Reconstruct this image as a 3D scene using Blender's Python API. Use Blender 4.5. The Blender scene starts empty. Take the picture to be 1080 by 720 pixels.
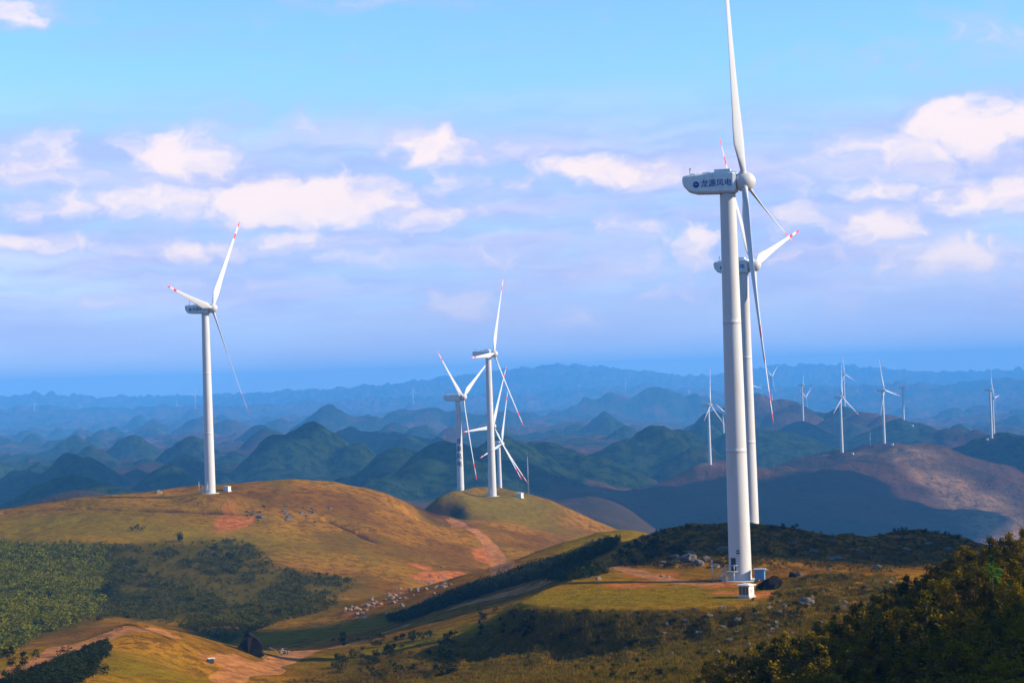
import bpy, bmesh, math, random
import numpy as np
from mathutils import Vector, Matrix, Euler
R = math.radians
rng = np.random.default_rng(7); random.seed(7)
scene = bpy.context.scene
col = scene.collection

# ------------------------------------------------------------------ camera
F = 2100.0; ROLL = R(-1.8); PITCH = R(1.09)
cam_d = bpy.data.cameras.new('camera'); cam_d.sensor_width = 36; cam_d.lens = 70
cam_d.clip_start = 0.5; cam_d.clip_end = 80000
cam = bpy.data.objects.new('camera', cam_d); col.objects.link(cam)
CM = Matrix.Rotation(R(90) + PITCH, 4, 'X') @ Matrix.Rotation(ROLL, 4, 'Z')
cam.matrix_world = CM
scene.camera = cam
CN = np.array(CM.to_3x3())

# ------------------------------------------------------------------ exposure
vs = scene.view_settings
vs.view_transform = 'Standard'; vs.look = 'None'; vs.exposure = 0.88; vs.gamma = 1.0
vs.use_curve_mapping = False
scene.cycles.max_bounces = 8; scene.cycles.volume_bounces = 5
scene.cycles.use_denoising = True
scene.cycles.use_adaptive_sampling = True; scene.cycles.adaptive_threshold = 0.015

# ------------------------------------------------------------------ sun
SUN_AZ = 98.0; SUN_EL = 25.0       # azimuth from +Y towards +X
sun_d = bpy.data.lights.new('sun', 'SUN'); sun_d.energy = 5.0; sun_d.angle = R(0.5)
sun_d.color = (1.0, 0.84, 0.61)
sun = bpy.data.objects.new('sun', sun_d); col.objects.link(sun)
SV = Vector((math.sin(R(SUN_AZ)) * math.cos(R(SUN_EL)), math.cos(R(SUN_AZ)) * math.cos(R(SUN_EL)), math.sin(R(SUN_EL))))
sun.rotation_euler = SV.to_track_quat('Z', 'Y').to_euler(); sun.location = (200, 0, 300)

# ------------------------------------------------------------------ sky with clouds
def ray(px, py):
    v = CN @ np.array([(px - 540) / F, -(py - 360) / F, -1.0]); return v
def azel(px, py):
    v = ray(px, py); v = v / np.linalg.norm(v)
    return math.degrees(math.atan2(v[0], v[1])), math.degrees(math.asin(v[2]))
world = bpy.data.worlds.new('World'); scene.world = world; world.use_nodes = True
nt = world.node_tree; nt.nodes.clear()
class N:
    """small helper that writes node trees"""
    def __init__(s, t): s.t = t
    def new(s, kind, **kw):
        n = s.t.nodes.new(kind)
        for k, v in kw.items(): setattr(n, k, v)
        return n
    def put(s, sock, v):
        if isinstance(v, bpy.types.NodeSocket): s.t.links.new(v, sock)
        else: sock.default_value = v
    def math(s, op, a, b=0.0, c=0.0, clamp=False):
        n = s.new('ShaderNodeMath', operation=op, use_clamp=clamp)
        s.put(n.inputs[0], a); s.put(n.inputs[1], b); s.put(n.inputs[2], c); return n.outputs[0]
    def vec(s, op, a, b=(0, 0, 0), out=0):
        n = s.new('ShaderNodeVectorMath', operation=op)
        s.put(n.inputs[0], a); s.put(n.inputs[1], b)
        return n.outputs['Value'] if op in ('LENGTH', 'DISTANCE', 'DOT_PRODUCT') else n.outputs[0]
    def comb(s, x, y, z=0.0):
        n = s.new('ShaderNodeCombineXYZ'); s.put(n.inputs[0], x); s.put(n.inputs[1], y); s.put(n.inputs[2], z); return n.outputs[0]
    def sep(s, v):
        n = s.new('ShaderNodeSeparateXYZ'); s.put(n.inputs[0], v); return n.outputs
    def mapr(s, v, a, b, c=0.0, d=1.0, smooth=True):
        n = s.new('ShaderNodeMapRange', interpolation_type='SMOOTHSTEP' if smooth else 'LINEAR')
        for i, q in enumerate((v, a, b, c, d)): s.put(n.inputs[i], q)
        return n.outputs[0]
    def mix(s, f, a, b, mode='MIX'):
        n = s.new('ShaderNodeMix', data_type='RGBA', blend_type=mode)
        s.put(n.inputs[0], f)
        for i, q in ((6, a), (7, b)):
            s.put(n.inputs[i], q if isinstance(q, bpy.types.NodeSocket) else (*q[:3], 1.0))
        return n.outputs[2]
    def noise(s, v, scale, detail=4.0, rough=0.55, dist=0.0, col=False):
        n = s.new('ShaderNodeTexNoise'); s.put(n.inputs['Vector'], v)
        n.inputs['Scale'].default_value = scale; n.inputs['Detail'].default_value = detail
        n.inputs['Roughness'].default_value = rough; n.inputs['Distortion'].default_value = dist
        return n.outputs['Color'] if col else n.outputs['Fac']
g = N(nt)
tc = g.new('ShaderNodeTexCoord')
x, y, z = g.sep(tc.outputs['Generated'])
AZ = g.math('MULTIPLY', g.math('ARCTAN2', x, y), 57.2958)
EL = g.math('MULTIPLY', g.math('ARCSINE', z), 57.2958)
sky = g.new('ShaderNodeTexSky', sky_type='NISHITA', sun_disc=False)
sky.sun_elevation = R(SUN_EL); sky.sun_rotation = R(SUN_AZ)
sky.altitude = 1800; sky.air_density = 1.0; sky.dust_density = 0.6; sky.ozone_density = 3.0
skyc = g.mix(1.0, sky.outputs[0], (1.0, 1.27, 1.42), 'MULTIPLY')
P2 = g.comb(AZ, g.math('MULTIPLY', EL, 1.55))
warp = g.vec('SUBTRACT', g.noise(P2, 0.6, 4.0, 0.5, col=True), (0.5, 0.5, 0.5))
warp2 = g.vec('MULTIPLY', warp, (4.2, 1.5, 0.0))
PW = g.vec('ADD', P2, warp2)
# broad cloud field + named puffs: (pixel x, pixel y, half width, half height, weight)
blobs = [(190,168,48,20,1.1),(455,158,30,18,1.0),(35,165,55,20,.75),(150,214,120,14,.85),(310,212,90,20,1.15),(440,226,60,14,.7),
 (45,254,60,9,.8),(220,262,110,11,.75),(370,270,80,11,.6),(480,324,38,16,.75),(600,338,42,14,.7),(350,374,40,9,.5),(345,140,40,20,.5),(230,135,25,22,.45),
 (645,180,60,13,1.0),(700,185,60,14,.7),(735,260,26,22,.9),(665,245,30,26,.65),(955,155,80,22,.8),(1035,135,60,24,1.1),(1050,205,55,24,.9),
 (940,202,60,10,.8),(915,240,55,16,.85),(1010,268,70,18,.9),(860,268,60,18,.6),(800,310,45,10,.5),(900,320,50,12,.6),(600,225,40,25,.4),
 (1060,35,80,20,.5),(960,60,90,12,.3),(20,12,38,12,.75),(400,4,70,6,.45),(560,165,35,16,.6),(1050,300,60,14,.55),(720,310,60,16,.55),(100,322,60,9,.5),(250,300,70,9,.5),(520,268,50,14,.6),(480,196,70,12,.6),(845,196,50,14,.6),(880,345,60,9,.45),(560,300,60,10,.5),(1000,345,50,8,.45),(150,362,60,7,.4),(90,190,60,16,.6),(300,250,60,9,.7),(640,285,60,12,.5),(980,180,60,14,.7),(840,235,36,18,.7),(680,340,50,8,.4)]
def density(pw):
    acc = None
    for (bx, by, bw, bh, w) in blobs:
        a, e = azel(bx, by); d = g.vec('SUBTRACT', pw, (a, e * 1.55, 0))
        d = g.vec('MULTIPLY', d, (0.66 / (bw * 0.0273), 0.66 / (bh * 0.0273 * 1.55), 0))
        v = g.mapr(g.vec('LENGTH', d), 1.75, 0.1, 0.0, w)
        acc = v if acc is None else g.math('MAXIMUM', acc, v)
    return acc
den = density(PW)
fine = g.noise(PW, 0.9, 5.0, 0.52)
den2 = g.math('ADD', den, g.math('MULTIPLY', g.math('SUBTRACT', fine, 0.5), 1.15))
bandn = g.noise(g.vec('MULTIPLY', P2, (0.16, 0.62, 1.0)), 1.0, 4.0, 0.6)
veil_e = g.math('MULTIPLY', g.mapr(EL, 9.3, 6.0), g.mapr(EL, -1.0, 1.5, 0.55, 1.0))
veil = g.math('MULTIPLY', g.mapr(bandn, 0.30, 0.70, 0.62, 0.98), veil_e)
veil = g.math('ADD', veil, g.math('MULTIPLY', g.mapr(g.noise(g.vec('MULTIPLY', P2, (0.12, 0.5, 1.0)), 1.3, 3.0), 0.5, 0.75), g.mapr(EL, 7.0, 12.0, 0.0, 0.45)))
streak = g.mapr(g.noise(g.vec('MULTIPLY', PW, (0.11, 0.62, 1.0)), 1.0, 5.0, 0.55), 0.42, 0.66)
vcol = g.mix(g.math('MULTIPLY', streak, g.mapr(EL, 9.5, 7.0, 0.0, 0.85)), (2.5, 3.0, 5.45), (4.3, 4.1, 5.5))
c1 = g.mix(veil, skyc, vcol)
puff = g.mapr(den2, 0.0, 0.95)
pcol = g.mix(g.mapr(den2, 0.35, 1.05), (3.1, 3.5, 5.5), (6.6, 5.5, 5.2))
c2 = g.mix(g.math('MULTIPLY', puff, 0.88), c1, pcol)
glow = g.mapr(EL, 4.2, 0.3, 0.0, 0.85)
c3 = g.mix(glow, c2, (3.0, 3.6, 5.6))
bg = g.new('ShaderNodeBackground'); g.put(bg.inputs[0], c3); bg.inputs[1].default_value = 0.098
out = g.new('ShaderNodeOutputWorld'); nt.links.new(bg.outputs[0], out.inputs[0])
world.cycles.sampling_method = 'MANUAL'; world.cycles.sample_map_resolution = 512

# ================================================================== helpers
def tag(o, label=None, cat=None, group=None, kind=None):
    if label: o['label'] = label
    if cat: o['category'] = cat
    if group: o['group'] = group
    if kind: o['kind'] = kind
    return o
def empty(name, loc, rz=0.0):
    o = bpy.data.objects.new(name, None); col.objects.link(o)
    o.location = loc; o.rotation_euler = (0, 0, rz); o.empty_display_size = 1; return o
def add(name, me, parent=None, loc=(0, 0, 0), rot=(0, 0, 0), scale=(1, 1, 1)):
    o = bpy.data.objects.new(name, me); col.objects.link(o)
    if parent: o.parent = parent
    o.location = loc; o.rotation_euler = rot; o.scale = scale; return o
class MB:
    def __init__(s): s.v = []; s.f = []; s.m = []; s.sm = []
    def box(s, c, d, m=0, rz=0.0, taper=1.0):
        cx, cy, cz = c; hx, hy, hz = d[0] / 2, d[1] / 2, d[2] / 2; n = len(s.v)
        ca, sa = math.cos(rz), math.sin(rz)
        for sz in (-1, 1):
            t = taper if sz > 0 else 1.0
            for sx, sy in ((-1, -1), (1, -1), (1, 1), (-1, 1)):
                X, Y = sx * hx * t, sy * hy * t
                s.v.append((cx + X * ca - Y * sa, cy + X * sa + Y * ca, cz + sz * hz))
        for q in ((0, 3, 2, 1), (4, 5, 6, 7), (0, 1, 5, 4), (1, 2, 6, 5), (2, 3, 7, 6), (3, 0, 4, 7)):
            s.f.append(tuple(n + i for i in q)); s.m.append(m); s.sm.append(False)
    def tube(s, pts, rad, n=8, m=0, cap=True, smooth=True):
        pts = [Vector(p) for p in pts]
        if not hasattr(rad, '__len__'): rad = [rad] * len(pts)
        base = len(s.v)
        for i, p in enumerate(pts):
            t = (pts[min(i + 1, len(pts) - 1)] - pts[max(i - 1, 0)]).normalized()
            a = t.cross(Vector((0, 0, 1)));
            if a.length < 0.05: a = t.cross(Vector((0, 1, 0)))
            a.normalize(); b = t.cross(a)
            for k in range(n):
                th = 2 * math.pi * k / n
                s.v.append(tuple(p + (a * math.cos(th) + b * math.sin(th)) * rad[i]))
        for i in range(len(pts) - 1):
            for k in range(n):
                k2 = (k + 1) % n
                s.f.append((base + i * n + k, base + (i + 1) * n + k, base + (i + 1) * n + k2, base + i * n + k2)); s.m.append(m); s.sm.append(smooth)
        if cap:
            s.f.append(tuple(base + k for k in range(n))); s.m.append(m); s.sm.append(False)
            e = base + (len(pts) - 1) * n
            s.f.append(tuple(e + k for k in reversed(range(n)))); s.m.append(m); s.sm.append(False)
    def mesh(s, name, mats):
        me = bpy.data.meshes.new(name); me.from_pydata(s.v, [], s.f)
        for m in (mats if isinstance(mats, (list, tuple)) else [mats]): me.materials.append(m)
        me.polygons.foreach_set('material_index', s.m); me.polygons.foreach_set('use_smooth', s.sm)
        me.update(); return me
    def build(s, name, mats, parent=None, loc=(0, 0, 0), rot=(0, 0, 0)):
        return add(name, s.mesh(name, mats), parent, loc, rot)

# ------------------------------------------------------------------ numpy noise
_perm = rng.permutation(4096)
def _hash(ix, iy, seed): return _perm[(_perm[(ix + seed * 131) & 4095] + iy) & 4095] / 4095.0
def vnoise(x, y, seed=0):
    ix = np.floor(x).astype(np.int64); iy = np.floor(y).astype(np.int64); fx = x - ix; fy = y - iy
    u = fx * fx * fx * (fx * (fx * 6 - 15) + 10); v = fy * fy * fy * (fy * (fy * 6 - 15) + 10)
    a = _hash(ix, iy, seed); b = _hash(ix + 1, iy, seed); c = _hash(ix, iy + 1, seed); d = _hash(ix + 1, iy + 1, seed)
    return (a * (1 - u) + b * u) * (1 - v) + (c * (1 - u) + d * u) * v * 1.0 - 0.5
def fbm(x, y, seed=0, octv=4, gain=0.5):
    s = 0; a = 1.0; t = 0
    for k in range(octv):
        s = s + a * vnoise(x + 17.3 * k, y - 9.1 * k, seed + k); t += a; a *= gain
        x, y = 0.8 * 2 * x - 0.6 * 2 * y, 0.6 * 2 * x + 0.8 * 2 * y
    return s / t * 2
def ridged(x, y, seed=0, octv=4):
    s = 0; a = 1.0; t = 0
    for k in range(octv):
        s = s + a * (1 - np.abs(vnoise(x, y, seed + k)) * 4); t += a; a *= 0.5
        x, y = 0.8 * 2 * x - 0.6 * 2 * y, 0.6 * 2 * x + 0.8 * 2 * y
    return s / t
def sstep(a, b, v):
    t = np.clip((v - a) / (b - a), 0, 1); return t * t * (3 - 2 * t)

# ------------------------------------------------------------------ real-world points seen at a pixel and a depth
def at(px, py, d):
    v = ray(px, py); return v * d / v[1]
def xz(px, d, z):
    v = ray(px, 400); return np.array([v[0] * d / v[1], d, z])
def on_plane(px, py, z):
    v = ray(px, py); return v * (z / v[2])

# ================================================================== turbines: hub pixel, depth, yaw, phase
HUB = 65.0
# ground the added clouds are aimed to shade: pixel column, depth, height of the ground there, radii in metres
CLOUD_SHADE = [(500, 2010, -80, 260, 150), (772, 1960, -150, 310, 215), (905, 2110, -120, 90, 115), (598, 1960, -125, 145, 170), (183, 2350, -90, 120, 260), (1112, 2480, -115, 150, 190),
 (849, 3420, -105, 110, 110), (390, 3380, -110, 190, 200), (85, 1760, -90, 75, 110)]
TURB = [  # key, hub px, hub py, depth, yaw, phase, label
 ('T1', 785, 190, 325, 14, 18, 'nearest and tallest wind turbine standing on the levelled platform beside the kiosk', 0),
 ('T2', 795, 280, 496, 22, 45, 'large wind turbine half hidden behind the nearest one, foot behind the dark hill', 0),
 ('L1', 224, 325, 700, 16, 81, 'lone white wind turbine on the rounded brown hill at the left', 0),
 ('C1', 521, 373, 910, 18, 93, 'tallest wind turbine of the cluster on the green knoll in the middle', 0),
 ('C2', 488.6, 418.7, 975, 20, 57, 'wind turbine with blue characters down its tower, at the left of the middle knoll', 0),
 ('C3', 520.4, 449.4, 1222, 30, 93, 'wind turbine with its hub right behind the tallest tower of the middle knoll', 0),
 ('C4', 529.4, 467.8, 1437, 28, 102, 'lowest wind turbine of the middle knoll cluster, just right of its tallest tower', 0),
 ('F', 749.5, 427, 2170, 24, 114, 'distant wind turbine on the dark ridge top, just left of the nearest tower', 1),
 ('F', 888.5, 419, 2350, 34, 117, 'distant wind turbine with two blades spread downwards, on the broad shaded ridge', 1),
 ('F', 891, 394.6, 4000, 36, 9, 'small grey wind turbine just behind the raised blade of another with two lowered blades', 1),
 ('F', 933, 411.5, 2440, 34, 18, 'distant wind turbine on the crest of the broad shaded ridge, one blade straight up', 1),
 ('F', 953.7, 408, 3440, 12, 5, 'small dim wind turbine on the green hill behind the broad shaded ridge', 1),
 ('F', 1046.4, 411, 2680, 14, 8, 'front one of two wind turbines in line on the dark hill at the right edge', 1),
 ('F', 1048.8, 419.5, 3150, 22, 34, 'wind turbine mostly hidden behind the tower at the right edge, low rotor showing', 1),
 ('F', 847.4, 405.7, 3590, 8, 60, 'front one of two wind turbines in line on the small dark blue mound', 1),
 ('F', 850, 419, 4300, 30, 62, 'far wind turbine behind the dark blue mound, its rotor crossing another tower', 1),
 ('F', 814.4, 397, 4100, 28, 63, 'far wind turbine on the flat-topped dark peak right of the two big towers', 1),
 ('F', 793, 406.7, 3900, 30, 22, 'far wind turbine hidden behind the second big tower, one blade tip out', 1),
 ('F', 764, 434, 3300, 30, 70, 'far wind turbine mostly hidden by the nearest tower, low on the blue hill', 1),
 ('H', 36.7, 426, 10500, 24, 30, 'tiny hazy wind turbine alone near the left edge, on the far blue ridge', 2),
 ('H', 187, 427, 10500, 24, 12, 'tiny hazy wind turbine, farther left of two beside the brown hill tower', 2),
 ('H', 206, 416.6, 9500, 20, 88, 'tiny hazy wind turbine close to the left side of the brown hill tower', 2),
 ('H', 436, 411.7, 9700, 22, 0, 'tiny hazy wind turbine on the far ridge, left of the middle cluster', 2),
 ('H', 611, 407, 12000, 22, 40, 'faintest tiny wind turbine on the slope of the highest far mountain', 2),
 ('H', 660, 403, 11500, 22, 5, 'faint tiny wind turbine on the far skyline right of the highest far mountain', 2),
 ('H', 727, 414, 9800, 22, 50, 'faint tiny wind turbine on the far ridge, left of the nearest tower', 2),
 ('H', 803, 405, 11000, 22, 15, 'faint tiny wind turbine on the far ridge right of the two big towers', 2),
]
def hub_to_base(px, py, d, yaw):
    h = at(px, py, d); a = R(yaw)
    return np.array([h[0] - 2.8 * math.cos(a), h[1] + 2.8 * math.sin(a), h[2] - HUB])
BASES = [hub_to_base(t[1], t[2], t[3], t[4]) for t in TURB]

# ================================================================== terrain
PT = []
def cp(px, py, d): PT.append(at(px, py, d))
def cz(px, d, z): PT.append(xz(px, d, z))
# brown hill at the left
for a in [(-160,560,760),(0,538,725),(60,531,725),(100,523,720),(150,518,720),(221,513,722),(280,508,740),(333,509,760),(370,514,770),(400,523,780),(433,533,790),(452,541,800),
          (0,570,630),(100,558,640),(200,553,660),(300,550,680),(400,560,690),(470,570,710),(525,592,690),
          (0,600,570),(100,600,575),(200,600,580),(300,600,585),(400,600,610),(470,610,620),
          (0,640,480),(100,640,500),(200,640,500),(300,640,510),(400,640,520),(0,685,410),(200,662,440),(300,672,430),
          (-200,620,480),(-150,700,330)]: cp(*a)
for a in [(-250,900,-88),(0,900,-95),(100,900,-100),(220,900,-98),(330,920,-100),(430,960,-95),(0,1080,-110),(220,1080,-112),(400,1100,-112)]: cz(*a)
# knoll in the middle
for a in [(467,525,905),(483,520,925),(500,518,935),(519,517,935),(545,518,930),(560,521,925),(580,528,925),(613,543,930),(640,555,940),(662,564,940),
          (519,525,905),(470,550,860),(500,545,850),(540,548,850),(590,560,870),(560,575,760),(600,590,700),(620,580,800)]: cp(*a)
for a in [(487,975,-74),(540,1000,-82),(620,1020,-95),(700,1020,-105),(522,1222,-94),(600,1200,-112),(700,1200,-125),(900,1150,-125),(1100,1150,-125),(535,1330,-112)]: cz(*a)
# low dark bushy ridge and the road below it
for a in [(400,655,440),(420,648,450),(467,628,458),(517,612,462),(560,598,468),(600,585,475),(640,570,485),(668,563,490),
          (265,700,322),(300,690,338),(333,685,348),(400,667,366),(467,643,400),(517,630,420),(560,617,440),(590,609,452),
          (620,590,440),(640,578,450)]: cp(*a)
for a in [(500,560,-63),(560,580,-66),(640,600,-64),(700,620,-62),(800,560,-48),(800,640,-66),(900,480,-46),(1000,500,-52),(1100,480,-50),(950,640,-72),(1080,680,-80),(1100,850,-105),(800,850,-98),(700,480,-45),(1250,600,-70),(1250,400,-45)]: cz(*a)
# rocky hill behind the near turbine
for a in [(648,586,395),(670,569,397),(690,561,400),(720,554,405),(760,552,405),(800,552,405),(850,556,405),(900,560,405),(950,559,405),(1000,561,400),(1028,571,390),(1045,584,385),
          (690,597,358),(730,597,355),(860,601,352),(900,606,345),(930,613,335),(980,600,330),(1050,605,330),(1130,600,350),
          (900,622,300),(850,650,272),(800,680,250),(740,703,240),(920,660,262),(980,640,262),(820,628,300),(840,612,320)]: cp(*a)
# foreground
for a in [(600,700,258),(540,692,280),(480,682,312),(400,702,300),(330,712,312),(450,722,272),(600,722,238),(300,722,292),(640,690,279),(700,690,265),(500,668,330),(700,722,225),(430,690,320),
          (-60,722,232),(0,699,268),(50,677,298),(100,664,318),(130,657,326),(165,664,330),(200,668,335),(222,686,328),(238,704,308),(100,702,258),(0,722,238),(180,700,285),(230,722,290),(150,722,250)]: cp(*a)
for a in [(130,375,-52),(60,350,-51),(0,320,-50),(190,365,-51)]: cz(*a)
# the camera's own hill, outside the frame
for p in [(0,0,-2.2),(0,-60,-6),(-60,0,-12),(60,0,-6),(0,30,-12),(-30,60,-27),(20,70,-22),(0,120,-32),(-60,130,-36),(60,120,-20),(-200,120,-45),(-300,300,-60),(300,200,-20),(300,-200,-40),(-300,-200,-50),(350,500,-60),(-400,700,-90)]: PT.append(np.array(p, float))
PT = np.array(PT)
def phi(d2): return np.sqrt(d2 + 12.0 ** 2)
_d2 = ((PT[:, None, :2] - PT[None, :, :2]) ** 2).sum(-1)
_n = len(PT); _A = np.zeros((_n + 1, _n + 1)); _A[:_n, :_n] = -phi(_d2) - 0.0 * np.eye(_n); _A[:_n, _n] = 1; _A[_n, :_n] = 1
_A[:_n, :_n] += np.eye(_n) * 1.2
_w = np.linalg.solve(_A, np.append(PT[:, 2], 0))
def near_h(x, y):
    o = np.full(x.shape, _w[-1])
    for i in range(_n): o -= _w[i] * phi((x - PT[i, 0]) ** 2 + (y - PT[i, 1]) ** 2)
    return np.clip(o, -135, 10)

# platform outline at z = -34
PZ = -33.9
PLAT = np.array([on_plane(a, b, PZ)[:2] for a, b in [(556,634),(575,638),(610,641),(660,642),(720,642),(780,641),(806,634),(818,622),(812,608),(770,600),(730,600),(690,601),(668,598),(655,597),(640,600),(610,611),(580,622)]])
def poly_sd(x, y, poly):
    """signed distance (negative inside)"""
    n = len(poly); d = np.full(x.shape, 1e18); ins = np.zeros(x.shape, bool)
    for i in range(n):
        a = poly[i]; b = poly[(i + 1) % n]; ex, ey = b - a; wx = x - a[0]; wy = y - a[1]
        t = np.clip((wx * ex + wy * ey) / (ex * ex + ey * ey + 1e-9), 0, 1)
        d = np.minimum(d, (wx - t * ex) ** 2 + (wy - t * ey) ** 2)
        c = (a[1] > y) != (b[1] > y)
        ins ^= c & (x < (b[0] - a[0]) * (y - a[1]) / ((b[1] - a[1]) if b[1] != a[1] else 1e-9) + a[0])
    return np.where(ins, -np.sqrt(d), np.sqrt(d))
def line_d(x, y, pts):
    d = np.full(x.shape, 1e18)
    for a, b in zip(pts[:-1], pts[1:]):
        e = b - a; wx = x - a[0]; wy = y - a[1]; t = np.clip((wx * e[0] + wy * e[1]) / (e @ e), 0, 1)
        d = np.minimum(d, (wx - t * e[0]) ** 2 + (wy - t * e[1]) ** 2)
    return np.sqrt(d)

# far hills: pixel of the peak, depth, slope, rounding, stretch in depth, wood (0 bare .. 1 wooded)
HILLS = [
 (327,443,2500,.74,26,1.3,1.0),(296,464,2450,.55,30,1,1.0),(372,474,2450,.50,40,1,.8),(405,500,2350,.35,50,1,.5),
 (195,476,2600,.62,20,1,1.0),(165,493,2000,.5,30,1,1.0),(152,481,3000,.5,25,1,.9),(118,488,3000,.5,22,1,.9),(68,480,2300,.55,18,1,.6),(92,487,2280,.5,25,1,.6),
 (78,501,1750,.42,35,1,.9),(50,512,1760,.4,35,1,.9),(84,516,1350,.30,28,1,0.1),(125,509,1500,.38,24,1,.5),(235,478,3000,.6,25,1,1.0),(262,486,2900,.5,30,1,1),
 (12,497,2300,.5,25,1,.8),(38,489,2600,.5,25,1,.8),(-30,480,2600,.5,40,1,.8),(140,497,2500,.5,30,1,.9),(215,492,2300,.5,30,1,.9),
 (30,456,5200,.6,30,1,.6),(5,462,5000,.5,40,1,.6),(60,462,4800,.5,40,1,.6),(87,452,5600,.6,30,1,.5),(111,451,5400,.6,25,1,.6),(130,460,5000,.5,40,1,.5),(163,449,6000,.55,35,1,.4),(190,458,5400,.5,30,1,.4),
 (215,439,6500,.4,60,1,.5),(244,440,6000,.5,40,1,.5),(270,461,4300,.5,30,1,.6),(262,470,4000,.5,30,1,.7),(352,428,5500,.5,35,1.2,.7),(335,438,5600,.45,45,1,.7),(385,436,5500,.4,60,1,.6),(300,445,6500,.4,50,1,.5),
 (440,430,6000,.35,70,1,.6),(480,432,6000,.35,70,1,.6),(520,436,6000,.35,70,1,.6),(415,447,4600,.45,40,1,.7),(440,452,4500,.4,40,1,.7),
 (390,456,3400,.36,60,1.4,.9),(360,465,3300,.4,40,1,.9),(425,466,3200,.4,50,1,.9),
 (430,473,2250,.46,45,1.1,.9),(478,467,2050,.44,50,1.1,.9),(521,461,2150,.46,45,1.1,.9),(568,465,2300,.46,45,1.1,.9),(448,486,1850,.44,40,1,.9),(605,479,2250,.44,50,1,.9),(500,488,1850,.42,50,1,.8),(550,492,1900,.42,45,1,.7),(395,492,2050,.44,45,1,.9),(590,505,2000,.38,40,1,.6),(400,505,1800,.4,45,1,.9),
 (605,446,4500,.5,35,1,.8),(640,441,4400,.5,30,1,.8),(585,455,4300,.5,40,1,.8),(655,450,4300,.5,40,1,.8),(560,462,4000,.4,40,1,.8),
 (645,413,7500,.4,60,1,.6),(615,420,7400,.4,60,1,.6),(692,409,7500,.4,70,1,.6),(735,416,7500,.4,80,1,.6),(790,420,7500,.35,90,1,.6),
 (682,443,2600,.55,26,1.3,1.0),(655,458,2550,.5,35,1,1.0),(714,456,2600,.5,40,1,1.0),(735,475,2500,.4,40,1,.8),(642,490,2350,.42,50,1.2,.6),
 (760,437,3400,.5,28,1,.8),(748,445,3300,.5,30,1,.8),(722,455,3300,.5,40,1,.8),(790,452,2900,.36,45,1,.9),(815,462,2850,.38,50,1,.9),(845,475,2800,.38,50,1,.9),
 (800,415,4150,.45,50,1,.5),(821,413,4100,.5,22,1,.4),(836,421,4050,.45,35,1,.3),(845,430,3900,.4,40,1,.3),
 (849,443,3500,.42,38,1,1.0),(830,452,3450,.4,40,1,1.0),(887,429,3950,.42,40,1,.5),(917,436,3800,.4,50,1,.3),(940,442,3700,.4,50,1,.3),(880,440,3700,.4,50,1,.5),
 (955,444,3400,.35,40,1,.7),(980,445,3350,.38,40,1,.7),(1000,445,3300,.42,36,1,.7),(1020,452,3250,.4,40,1,.7),(1040,460,3200,.4,40,1,.7),
 (748,491,2170,.34,28,1.2,.1),(770,499,2150,.34,60,1,.1),(830,497,2250,.30,60,1,.1),(888,480,2350,.26,70,1.2,.05),(932,469,2440,.27,60,1.3,.0),(965,474,2400,.32,60,1.3,.0),(1000,494,2300,.34,50,1.2,.0),(1030,520,2150,.34,50,1.2,.0),(1060,555,2000,.36,50,1.2,.0),
 (706,512,2080,.34,50,1.1,.15),(800,512,2060,.30,60,1.2,.1),(870,505,2150,.30,60,1.2,.05),
 (1046,463,2680,.36,40,1.2,.8),(1062,460,2680,.36,50,1.2,.8),(1085,466,2680,.36,60,1.2,.8),(1075,500,2400,.3,80,1.2,.8),(1130,470,2700,.3,90,1,.8),(1180,480,2500,.3,90,1,.8),
 (-120,470,3000,.4,60,1,.8),(-200,450,4200,.4,80,1,.6),(1200,440,4200,.4,80,1,.6),(1300,430,6500,.35,100,1,.6)]
rh = random.Random(5)
for _ in range(95):
    d_ = rh.uniform(2900, 8500); px_ = rh.uniform(-500, 1600) if rh.random() < .5 else rh.uniform(0, 560)
    zb = -112 - 42 * min(1, max(0, (d_ - 2500) / 5500)) - (38 if px_ > 700 else 0); zp = zb + rh.uniform(12, 46)
    HILLS.append((px_, 400 + (540 - px_) * .0314 - zp * F / d_, d_, rh.uniform(.45, .7), rh.uniform(18, 34), 1, rh.uniform(.6, 1)))
FARR = [  # broad far mountains: px, py, depth, slope, rounding, stretch
 (585,386,15500,.16,260,1),(550,390,15200,.14,300,1),(620,391,15000,.14,300,1),(500,398,15000,.13,300,1),(440,405,14500,.13,350,1),(380,409,14500,.12,350,1),(690,400,15500,.12,350,1),
 (300,414,15000,.1,400,1),(210,418,15500,.1,400,1),(130,420,15000,.1,400,1),(27,417,14500,.13,250,1),(60,421,14500,.12,300,1),(-40,422,15000,.1,400,1),
 (840,386,16000,.13,300,1),(870,391,16000,.12,300,1),(950,394,16500,.1,400,1),(1040,392,16000,.1,400,1),(1120,388,16000,.1,400,1),(770,397,16000,.1,400,1),
 (420,420,11500,.14,220,1),(340,424,11500,.12,250,1),(600,411,12200,.14,260,1),(660,408,11700,.14,220,1),(720,416,10000,.14,220,1),(200,428,10800,.12,240,1),(110,432,10800,.12,240,1),(30,430,10600,.12,240,1),(800,410,11500,.12,240,1),(960,405,10500,.12,240,1),(1060,402,10500,.12,240,1),(880,408,11000,.12,240,1),(500,418,11500,.13,250,1)]
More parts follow.
